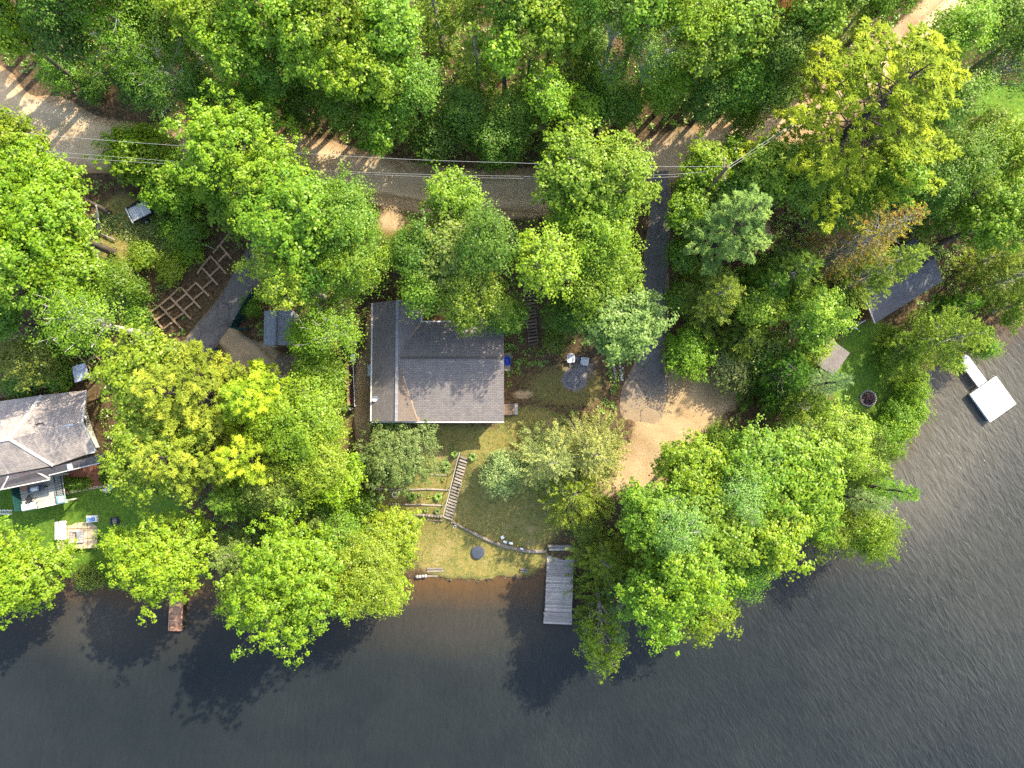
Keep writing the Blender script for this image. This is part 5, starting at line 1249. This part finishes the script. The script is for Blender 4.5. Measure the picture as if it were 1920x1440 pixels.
# ------------------------------------------------------------------ trees and shrubs
random.seed(11)
GROUPS = {'F': 'trees of the forest above the road', 'L': 'trees on the left side', 'C': 'trees around the grey house', 'R': 'trees on the right side', 'S': 'trees along the lake shore', 'U': 'shrubs of the clearing and banks'}
TREES = '''
B F 215 -25 74 14 green | green tree crossing the top edge above the tall birch
B F 300 -35 70 10 bright | bright tree crossing the top edge above the second birch
M F 105 -45 66 14 lime | lime maple cut by the top edge right of the corner maple
M F 25 -140 76 14 green | green tree standing beyond the upper left corner, its shade on the road bend
M F -70 -60 76 14 green | green tree standing beyond the left edge at the road bend
M F -20 -210 80 15 green | tall tree standing farthest beyond the upper left corner
M F 35 25 62 10 green | mid-green maple in the very corner at the upper left
M F 62 88 44 10 lime | maple with bright lime sprays hanging over the road at the upper left corner
B F 150 25 62 13 dark | dark broadleaf tree along the top edge right of the corner maple
B F 150 95 50 10 deep | deep green tree in shade above the brown clearing at the upper left
H F 112 140 38 3.4 green | ragged green shrub hanging at the road edge below the corner maple
H F 175 165 26 1.8 dark | low dark shrub on the brown clearing at the upper left
W F 240 70 92 10 bright | tall fine-leaved birch with a long pale trunk above the brown clearing
W F 330 150 82 9 green | fine-leaved birch whose pale stem slants above the left road bend
B F 310 40 70 9 green | mid-green broadleaf tree between the two birches at the top edge
B F 270 165 46 6 dark | dark bushy tree at the foot of the tall birch
M F 405 45 78 11 lime | lime maple at the top edge right of the birches
M F 452 110 64 11 bright | bright maple below the lime maple right of the birches
B F 390 190 52 6 dark | dark low tree on the road edge above the biggest roadside maple
B F 470 200 50 6 green | green low tree on the road edge just right of the biggest roadside maple top
M F 525 35 80 13 bright | bright maple on the top edge in the left half of the forest
M F 590 100 78 12 lime | lime maple in the middle of the left forest block
B F 520 145 60 9 green | green broadleaf tree in front of the lime maple of the left forest block
B F 570 195 54 6 dark | dark broadleaf tree at the forest edge over the brown verge
M F 655 45 84 13 lime | large lime maple at the top edge above the power lines' middle
M F 690 140 82 11 lime | broad lime maple in the centre of the left forest block
M F 745 95 62 12 bright | upright bright maple right of the broad lime maple
B F 650 200 58 7 green | green tree hanging to the road below the broad lime maple
M F 722 232 62 7 bright | bright round-topped tree at the road just above the power lines
B F 775 175 60 9 green | mid-green tree left of the olive cedar in the forest
B F 815 255 48 4.5 dark | dark green tree touching the uppermost power line
C F 820 40 60 10 cedar | olive cedar at the top edge in the middle of the forest
Y F 890 30 46 8 yel | thin yellow-green young tree with a forked stem at the top middle
C F 895 130 58 9 cedar | round olive cedar standing alone in the middle of the forest
B F 870 215 56 5.5 dark | dark broadleaf tree under the olive round cedar
B F 930 270 52 6 dark | dark low tree at the road left of the roadside maple by the driveway
M F 945 125 36 9 lime | slim lime maple next to the slender spruce
S F 990 150 33 9 cedar | slender pointed spruce in the middle of the forest
Y F 1025 195 44 8 lime | light young tree right of the slender spruce
B F 970 215 54 5.5 green | green tree at the foot of the slender spruce
M F 960 30 60 11 green | green maple at the top edge right of the forked young tree
M F 1035 60 70 10 lime | lime maple at the top edge above the dark gap of bare trunks
C F 1065 120 34 8 olive | thin olive cedar at the left rim of the dark gap of bare trunks
B F 1110 25 58 11 green | green tree at the top edge above the dark gap
W F 1150 60 40 11 olive | sparse olive tree with bare grey trunk inside the dark gap
W F 1140 150 34 8 green | thin dark sapling with bare trunk in the lower dark gap
M F 1195 40 66 12 bright | bright maple at the top edge right of the dark gap
W F 1215 120 58 11 green | fine-leaved green tree right of the dark gap
B F 1250 165 60 7 bright | fine light-green tree hanging over the brown turning place
B F 1285 50 66 12 lime | lime broadleaf tree in the right half of the forest
Y F 1310 120 50 10 yel | yellowish thin tree in the right half of the forest
B F 1325 185 52 7 dark | dark tree at the right rim of the brown turning place
M F 1370 75 66 11 bright | bright maple left of the rust coloured tree
B F 1385 160 56 8 green | green tree below the bright maple by the rust coloured tree
H F 1395 215 34 3.5 green | leafy shrub at the road edge right of the brown turning place
Y F 1432 22 36 11 rust | rust coloured tree at the top edge
B F 1450 110 54 10 dark | dark green tree below the rust coloured tree
B F 1440 180 46 7 dark | dark tree at the left fringe of the giant pine
M F 1510 45 62 11 bright | bright maple between the rust coloured tree and the giant pine
C F 1585 55 40 10 olive | olive cedar with dark stem at the upper left of the giant pine
B F 1560 15 48 11 green | green tree on the top edge above the giant pine
B F 1650 15 56 11 bright | bright fine tree on the top edge left of the sandy track
M F 1085 225 42 6 lime | small lime maple at the forest edge above the driveway maple
B F 1050 275 40 4 dark | dark bush behind the top of the driveway maple
B F 1130 210 34 5 dark | dark bush at the left rim of the brown turning place
B F 1108 90 40 5 dark | dark low tree at the upper end of the dark gap of bare trunks
B F 1112 168 44 4.5 dark | dark low tree on the floor of the dark gap of bare trunks
B F 1165 200 42 5 dark | dark low tree left of the brown turning place
B R 1745 215 62 10 green | green tree right of the giant pine's tip
B R 1760 90 60 11 bright | bright tree above the giant pine's tip
P R 1592 243 190 16.5 pine | giant spreading pine with a dark trunk and lime tufts at the upper right
B R 1845 50 68 10 green | green tree right of the sandy track at the top edge
W R 1880 130 62 9 dark | dark fine-leaved tree right of the giant pine
B R 1915 60 50 10 green | green tree in the very corner at the upper right
B R 1835 260 46 7 bright | bright tree at the lower left of the right-hand sunny meadow
B R 1790 310 66 9 green | green tree just below the right tip of the giant pine
B R 1880 290 62 8 lime | lime tree below the right-hand sunny meadow
B R 1740 355 56 8 dark | dark tree under the lower right of the giant pine
M R 1860 415 74 10 bright | bright green maple above the shadow behind the dark cabin
C R 1775 390 52 9 olive | dark olive cedar above the roof end of the dark cabin
C R 1905 350 52 9 olive | olive cedar on the right edge below the lime tree
M R 1660 340 54 9 lime | lime maple below the giant pine's trunk
B R 1600 380 54 8 bright | bright tree above the orange dying cedar
B R 1540 395 48 7 dark | dark bush above the brown track beside the orange dying cedar
B R 1500 340 70 9 green | green broadleaf tree under the lower left branches of the giant pine
M R 1425 330 66 8 bright | bright maple hiding the foot of the utility pole
M R 1315 325 52 7 lime | lime maple at the corner of road and right driveway
B R 1375 375 52 7 dark | dark tree right of the top of the right driveway
H R 1382 272 28 2.6 bright | round bright shrub beside the road above the utility pole
M R 1283 400 40 7 bright | narrow bright maple on the right side of the driveway top
B R 1275 480 30 5 green | green bush on the right side of the driveway middle
B R 1270 560 28 4 dark | dark bush on the right edge of the driveway below the grey pine
P R 1352 445 84 14 grey | grey-green pine with bare twigs right of the driveway
C R 1335 560 72 9 olive | olive cedar just below the grey-green pine
C R 1425 545 56 8 deep | olive cedar between the grey-green pine and the light cedar
C R 1475 520 74 9 cedar | light green cedar left of the orange dying cedar
Y R 1415 575 42 6 yel | yellow-topped young tree among the olive cedars
Y R 1526 598 56 8 yel | yellow and green tree above the flat grey shed roof
H R 1290 662 54 3.2 bright | dense round bright-green shrub at the lower right side of the driveway
C R 1395 640 62 5 olive | olive cedar right of the dense round shrub
Y R 1372 688 44 2.8 pale | pale twiggy tree above the sandy parking pad
Y R 1440 665 44 4.5 olive | olive tree at the brown gap left of the flat grey shed roof
C R 1460 700 78 8 deep | big dark cedar left of the right-hand lawn
S R 1518 722 44 11 blue | blue-tipped spruce pointing at the right-hand lawn
C R 1500 760 62 8 cedar | olive cedar at the lower left of the right-hand lawn
Y R 1512 655 36 7 yel | yellowish tree hanging over the flat grey shed roof
D R 1608 458 80 14 orange | dying orange and yellow cedar leaning over the dark cabin
C R 1626 516 60 13 olive | green cedar with grey twigs covering the left half of the dark cabin
C R 1752 640 84 11 cedar | large cedar leaning toward the lake beside the white gangway
C R 1885 525 66 8 cedar | dark olive cedar at the right edge above the shore
C R 1795 575 32 5 dark | dark cedar in the shade below the cabin's right end
C R 1690 655 40 5.5 cedar | dark cedar at the upper edge of the right-hand lawn
B R 1840 650 26 4 bright | small bright bush at the water right of the gangway
C R 1908 572 50 7 cedar | olive-green cedar at the right edge just above the water
C R 1850 488 48 7 olive | olive cedar in the shade at the upper end of the dark cabin
Y R 1560 825 66 9 yel | yellow-green fluffy tree below the right-hand lawn
C R 1600 875 50 9 olive | olive cedar on the shore point left of the hedge
Y R 1490 830 46 8 olive | small olive tree left of the yellow-green fluffy tree
S S 1632 912 42 11 green | pointed spruce leaning over the water on the right shore point
S S 1585 930 38 11 blue | grey-blue spruce beside the pointed spruce on the shore point
B S 1615 985 62 8 bright | bright round tree over the water at the right end of the shore grove
Y S 1545 985 44 7 yel | small yellow-orange tree at the lower rim of the shore grove
M S 1490 880 82 11 lime | big lime maple at the upper right of the shore grove
M S 1400 880 78 11 bright | bright maple at the top middle of the shore grove
M S 1290 880 66 10 lime | lime maple at the upper left of the shore grove next to the sandy pad
W S 1370 920 48 12 mint | silvery open tree in the middle of the shore grove
M S 1215 960 66 11 bright | bright maple at the left of the shore grove near the brown path
W S 1250 975 56 13 mint | silver-leaved poplar in the left part of the shore grove
M S 1320 980 82 12 bright | broad bright maple in the centre of the shore grove
M S 1430 985 80 11 lime | lime maple at the lower right of the shore grove
M S 1500 960 60 9 bright | bright maple at the right of the shore grove above the water
B S 1380 1055 62 9 green | green tree at the lower rim of the shore grove
M S 1270 1060 78 14 lime | lime maple hanging to the water in the lower shore grove
C S 1132 1050 68 5 olive | olive cedar covering the right side of the big dock
C S 1110 1136 58 6 olive | olive cedar over the lower end of the big dock
Y S 1130 1190 44 9 yel | yellow twiggy tree at the lower tip of the shore grove
C S 1165 1120 38 8 blue | grey-blue small cedar behind the big dock
M S 1222 1112 66 13 bright | bright maple at the lowest point of the shore grove over the water
Y S 1300 1120 58 9 yel | yellow-green tree overhanging the water at the lower right of the grove
C S 1340 1090 52 8 olive | olive cedar right of the yellow-green overhanging tree
C S 1195 1075 40 6 cedar | dark cedar in the hollow between maples right of the big dock
H R 1712 735 32 2.6 bright | shrub at the upper end of the shoreline hedge
H R 1710 768 32 2.4 bright | second shrub from the upper end of the shoreline hedge
H R 1682 778 30 2.4 green | shaded shrub on the lawn side of the shoreline hedge
H R 1688 802 34 2.6 bright | bright shrub in the middle of the shoreline hedge
H R 1660 812 32 2.6 bright | shrub of the shoreline hedge below the stone fire ring
H R 1668 836 30 2.4 bright | bright shrub at the water in the lower shoreline hedge
H R 1640 832 30 2.8 green | shrub at the lower end of the shoreline hedge next to the cedars
H R 1718 712 20 2 dark | small dark shrub at the very top of the hedge by the pale boulder
M L 45 275 52 9 lime | lime maple half hiding the white tank at the left edge
M L 60 340 66 9 lime | open lime maple over the pale ground below the white tank
M L 120 355 58 9 lime | lime maple at the left of the brown parking spot
M L 30 420 74 11 lime | lime maple at the left edge level with the silver trailer
M L 110 430 80 11 lime | broad lime maple left of the bleached dead trunk
M L 60 520 82 12 bright | bright maple at the left edge below the broad lime maple
M L 150 510 66 10 bright | bright maple at the lower end of the big left group
B L 205 535 40 5 green | green bush on the weedy bank left of the timber lattice
W L 182 606 66 12 bright | fine-leaved birch with bare white twigs above the neighbouring house
Y L 55 675 52 6 olive | olive bushy tree above the hip roof at the left edge
M L 15 600 38 7 green | green maple at the left edge above the olive bushy tree
H L 40 715 36 2.2 dark | dark shrub on the bank at the left edge behind the hip roof
H L 105 700 34 2.2 green | green shrub on the bank left of the sheet-roofed lean-to
H L 100 640 34 2 green | low green shrub in the brown clearing left of the white-twigged birch
H L 260 600 26 2 green | green shrub at the lower left corner of the timber lattice
M C 255 280 80 4 lime | lime maple over the road left of the biggest roadside maple
M C 320 360 50 4 bright | bright maple just above the silver trailer
M C 450 280 104 10.5 lime | biggest lime roadside maple in the upper left
M C 520 370 92 11 lime | lime maple adjoining the biggest roadside maple on its lower right
M C 438 376 62 7 bright | bright maple right of the silver trailer
B C 345 430 42 3 green | green young tree between the trailer and the timber lattice
M C 580 430 92 13 bright | bright maple above the cream shed
B C 650 420 78 12 green | green broadleaf tree left of the sunny dry verge
B C 665 505 68 11 bright | fine-leaved bright tree above the left wing of the grey house
Y C 556 524 68 12 yel | yellowish maple directly above the cream shed
B C 600 500 60 11 green | green tree between the yellowish maple and the fine-leaved bright tree
W C 630 625 58 10 bright | fine-leaved birch with a thick white trunk left of the grey house
B C 582 634 36 7 bright | small bright tree overhanging the cream shed roof
B C 605 715 56 7 bright | bright bushy tree between the brown boulder and the firewood rack
M C 302 712 84 12 yel | broad yellow-green tree right of the hip roof
P C 395 740 112 15 gold | golden feathery pine in the middle of the left grove
M C 318 848 92 13 yel | yellow-green maple at the lower right of the hip roof
P C 385 850 96 15 gold | golden drooping pine above the lawn
P C 500 760 82 13 pine | lime feathery pine below the gravel path
B C 575 790 78 11 lime | lime tree left of the woodpile
B C 600 860 66 10 yel | yellowish tree left of the round juniper
P C 500 850 78 13 pine | olive feathery pine in the middle of the left grove
C C 460 930 58 10 cedar | dark cedar in the gap of the left grove
M C 635 900 50 8 lime | lime maple at the lower left of the round juniper
C C 570 930 54 9 cedar | green cedar in the lower left grove above the shore maple
B C 520 905 56 9 olive | olive tree beside the dark gap of the left grove
C C 615 970 44 7 grey | grey-green cedar above the big shore maple
H U 680 950 36 2.6 dark | dark feathery shrub at the left foot of the terraces
H U 672 875 22 2 dark | dark shrub at the lower left of the round juniper
M S 40 1075 88 10 lime | bright yellow-lime maple over the water at the lower left corner
M S 316 1034 92 12 lime | lime maple above the narrow reddish dock
C S 455 1030 56 9 grey | pale grey-green cedar between the two lime shore maples
M S 560 1085 116 15 lime | largest lime shore maple hanging over the water left of centre
B S 480 1110 50 8 yel | pale yellow tree at the water left of the largest shore maple
B S 680 1065 86 11 yel | yellow-green tree at the right of the largest shore maple
Y S 740 1010 60 7 yel | airy yellow tree below the log posts of the terraces
Y S 715 1100 52 8 yel | yellow twiggy tree over the water right of the largest shore maple
B S 640 1010 54 8 green | green tree behind the airy yellow tree
H S 165 1082 26 1.6 olive | low shrub on the lake bank between the two lower left maples
H S 215 1078 22 1.6 dark | dark low shrub on the bank next to the lime maple above the narrow dock
Y C 852 385 58 8 yel | yellow-orange young maple at the road above the house
B C 790 480 58 9 dark | dark green tree above the roof ridge of the left wing
B C 915 470 56 12 dark | dark tree above the right wing of the grey house
B C 800 550 46 9 green | green tree touching the upper notch of the grey roof
Y C 860 490 66 10 olive | olive tree between the yellow-orange maple and the house
Y C 890 560 70 10 yel | yellow-green tree hanging over the upper edge of the grey roof
Y C 1016 504 62 11 lime | open lime maple over the middle of the hillside stairs
B C 950 592 36 5 green | green bush between the grey roof and the hillside stairs
M C 1075 335 84 10 yel | tall light maple at the road with power lines behind it
M C 1150 345 76 10 yel | light maple between the road and the right driveway
B C 1110 430 78 9 lime | lime tree along the left side of the right driveway
B C 1130 510 74 8 bright | fine green tree left of the right driveway
B C 1072 590 48 5 dark | dark low tree right of the hillside stairs
M C 1165 610 74 9 mint | round maple with pale leaf tips at the left edge of the driveway
B C 1110 560 46 8 bright | bright tree above the pale-tipped round maple
H U 745 850 80 4 juniper | large round grey-green juniper below the grey house
C U 1034 864 88 7 pale | pale twiggy tree left of the sandy pad
C U 1108 848 88 7 pale | pale olive twiggy tree next to the sandy pad
C U 1075 918 84 6 olive | olive lower half of the twiggy pair above the lake slope
H U 945 885 48 3 silver | silver-tipped bush left of the pale twiggy trees
H U 1345 815 22 2 green | small green shrub at the right edge of the sandy pad
H U 1310 850 20 1.6 dark | dark shrub at the lower right edge of the sandy pad
H U 1365 860 26 2.4 dark | shaded shrub under the top of the shore grove
H U 1100 985 34 1.8 olive | low olive shrub above the beam of the big dock
H U 735 480 22 1.8 green | small green shrub under the dry verge above the house
H U 765 455 22 2 green | green shrub right of the dry verge above the house
H U 1040 640 22 1.4 olive | low olive shrub between the hillside stairs and the white chairs
H U 470 575 20 1.2 green | green weeds shrub behind the dark green mesh fence
H U 225 505 26 1.3 olive | low olive shrub in the weedy bank below the trailer
H U 265 480 28 1.5 yel | yellowish shrub in the weedy bank below the trailer
H U 320 505 28 1.6 yel | yellow-green shrub just above the timber lattice
H U 350 470 26 1.6 lime | lime shrub at the upper end of the timber lattice
H U 255 545 26 1.5 green | green shrub between the left maples and the timber lattice
H U 140 888 18 .8 green | left green plant clump in the red mulch bed
H U 155 900 16 .8 green | front green plant clump in the red mulch bed
H U 187 893 18 .9 dark | right green plant clump in the red mulch bed
H U 22 905 14 .8 green | small green plant at the left of the pale deck
'''
SEEN = {}
for ln in TREES.strip().splitlines():
    head, lab = ln.split('|'); k, g, cx, cy, r, H, tint = head.split(); lab = lab.strip()
    plant(k, float(cx), float(cy), float(r), float(H), tint, lab, GROUPS[g])
print('MOVED', [m for m in MOVED if m[1] > 1.4])

# undergrowth: ferns, seedlings and weeds over the forest floor and banks (uncountable)
def rg_(px): return np.random.RandomState(1).uniform(size=px.shape)
def undergrowth(name, n, seed, boxpx, keepf, size, tint, spread=.28, h=.35):
    rg = np.random.RandomState(seed); px = rg.uniform(boxpx[0], boxpx[2], n*4); py = rg.uniform(boxpx[1], boxpx[3], n*4)
    z = np.full(px.shape, 5.0)
    for _ in range(5): x, y = U(px, py, z); z = T(x, y)
    zz = zones(x, y, z); sd = shore_sd(x, y)
    patch = (np.sin(x*.9+1.3*np.sin(y*.7))+np.sin(y*1.1+x*.4)+rg.normal(size=x.shape)*.6)
    ok = (sd > .8) & (zz[..., 0] < .25) & (zz[..., 2] < .2) & (zz[..., 3] < .1) & keepf(px, py, zz) & (patch > -.5)
    for out in ROADS_XY:
        for k in range(0, len(out), 3): ok &= np.hypot(x-out[k, 0], y-out[k, 1]) > out[k, 2]/2+.5
    for a, b, c, d in PADS: ok &= ~((x > a) & (x < c) & (y > b) & (y < d))
    x, y, z = x[ok][:n], y[ok][:n], z[ok][:n]; m = 11; N_ = len(x)*m
    c0 = np.stack([x, y, z], 1).repeat(m, 0); o = rnd_unit(rg, N_)*spread*rg.uniform(.2, 1, N_)[:, None]; o[:, 2] = np.abs(o[:, 2])*h/spread*.9+.06
    C = c0+o; Nn = norm(np.array([0, 0, .9])+.6*rnd_unit(rg, N_)); Dd = norm(o+.3*rnd_unit(rg, N_)); Ll = size*rg.uniform(.6, 1.3, N_)
    me = leaf_mesh(name, C, Nn, Ll*.6, Ll, Dd, np.clip(.5+.2*rg.normal(size=N_)+.2*(rg.uniform(size=len(x)).repeat(m)-.5), 0, 1), M['green_plant'])
    ob = bpy.data.objects.new(name, me); COL.objects.link(ob); ob.color = (*TINT[tint], 1); ob['kind'] = 'stuff'; ob['label'] = 'low leafy undergrowth on the brown forest floor and banks'
    return ob
undergrowth('undergrowth', 9000, 3, (-120, -160, 2040, 1090), lambda px, py, zz: (zz[..., 1] < .3) & ~((px > 275) & (px < 440) & (py > 440) & (py < 620) & (rg_(px) > .12)), .17, 'bright')
undergrowth('weeds', 1300, 4, (170, 400, 420, 600), lambda px, py, zz: (py-588)+(px-283)*1.0 < -12, .14, 'olive', .25, .4)
undergrowth('leafy_ground_cover', 2500, 5, (1000, 280, 1920, 1000), lambda px, py, zz: zz[..., 1] < .3, .15, 'bright')
# grass blades of the lawns and dry slopes
def grass(name, n, seed, boxpx, ch, lo, tint, ln=.16):
    rg = np.random.RandomState(seed); px = rg.uniform(boxpx[0], boxpx[2], n*3); py = rg.uniform(boxpx[1], boxpx[3], n*3); z = np.full(px.shape, 2.0)
    for _ in range(5): x, y = U(px, py, z); z = T(x, y)
    zz = zones(x, y, z); ok = (shore_sd(x, y) > .25) & (zz[..., ch] > lo+.3*rg.uniform(size=x.shape)) & (zz[..., 0] < .4) & (zz[..., 3] < .3)
    patch = np.sin(x*1.7+2*np.sin(y*1.3))+np.sin(y*2.3+x)+rg.normal(size=x.shape)*.7; ok &= patch > -.4
    for a, b, c, d in PADS: ok &= ~((x > a) & (x < c) & (y > b) & (y < d))
    x, y, z = x[ok][:n], y[ok][:n], z[ok][:n]; m = 5; N_ = len(x)*m; c0 = np.stack([x, y, z], 1).repeat(m, 0)
    d = rnd_unit(rg, N_); d[:, 2] = np.abs(d[:, 2])+.35; d = norm(d); L_ = ln*rg.uniform(.6, 1.4, N_); c0[:, :2] += rg.normal(size=(N_, 2))*.06
    C = c0+d*L_[:, None]*.45; Nn = norm(np.array([0, 0, 1.0])+.5*rnd_unit(rg, N_))
    me = leaf_mesh(name, C, Nn, np.full(N_, .022), L_, d, rg.uniform(size=N_), M['green_plant'])
    ob = bpy.data.objects.new(name, me); COL.objects.link(ob); ob.color = (*TINT[tint], 1); ob['kind'] = 'stuff'; ob['label'] = 'short grass'
grass('lawn_grass', 14000, 6, (-60, 620, 1960, 1100), 2, .3, 'bright', .11)
grass('dry_grass', 12000, 7, (160, 380, 1260, 1095), 1, .25, 'olive', .13)
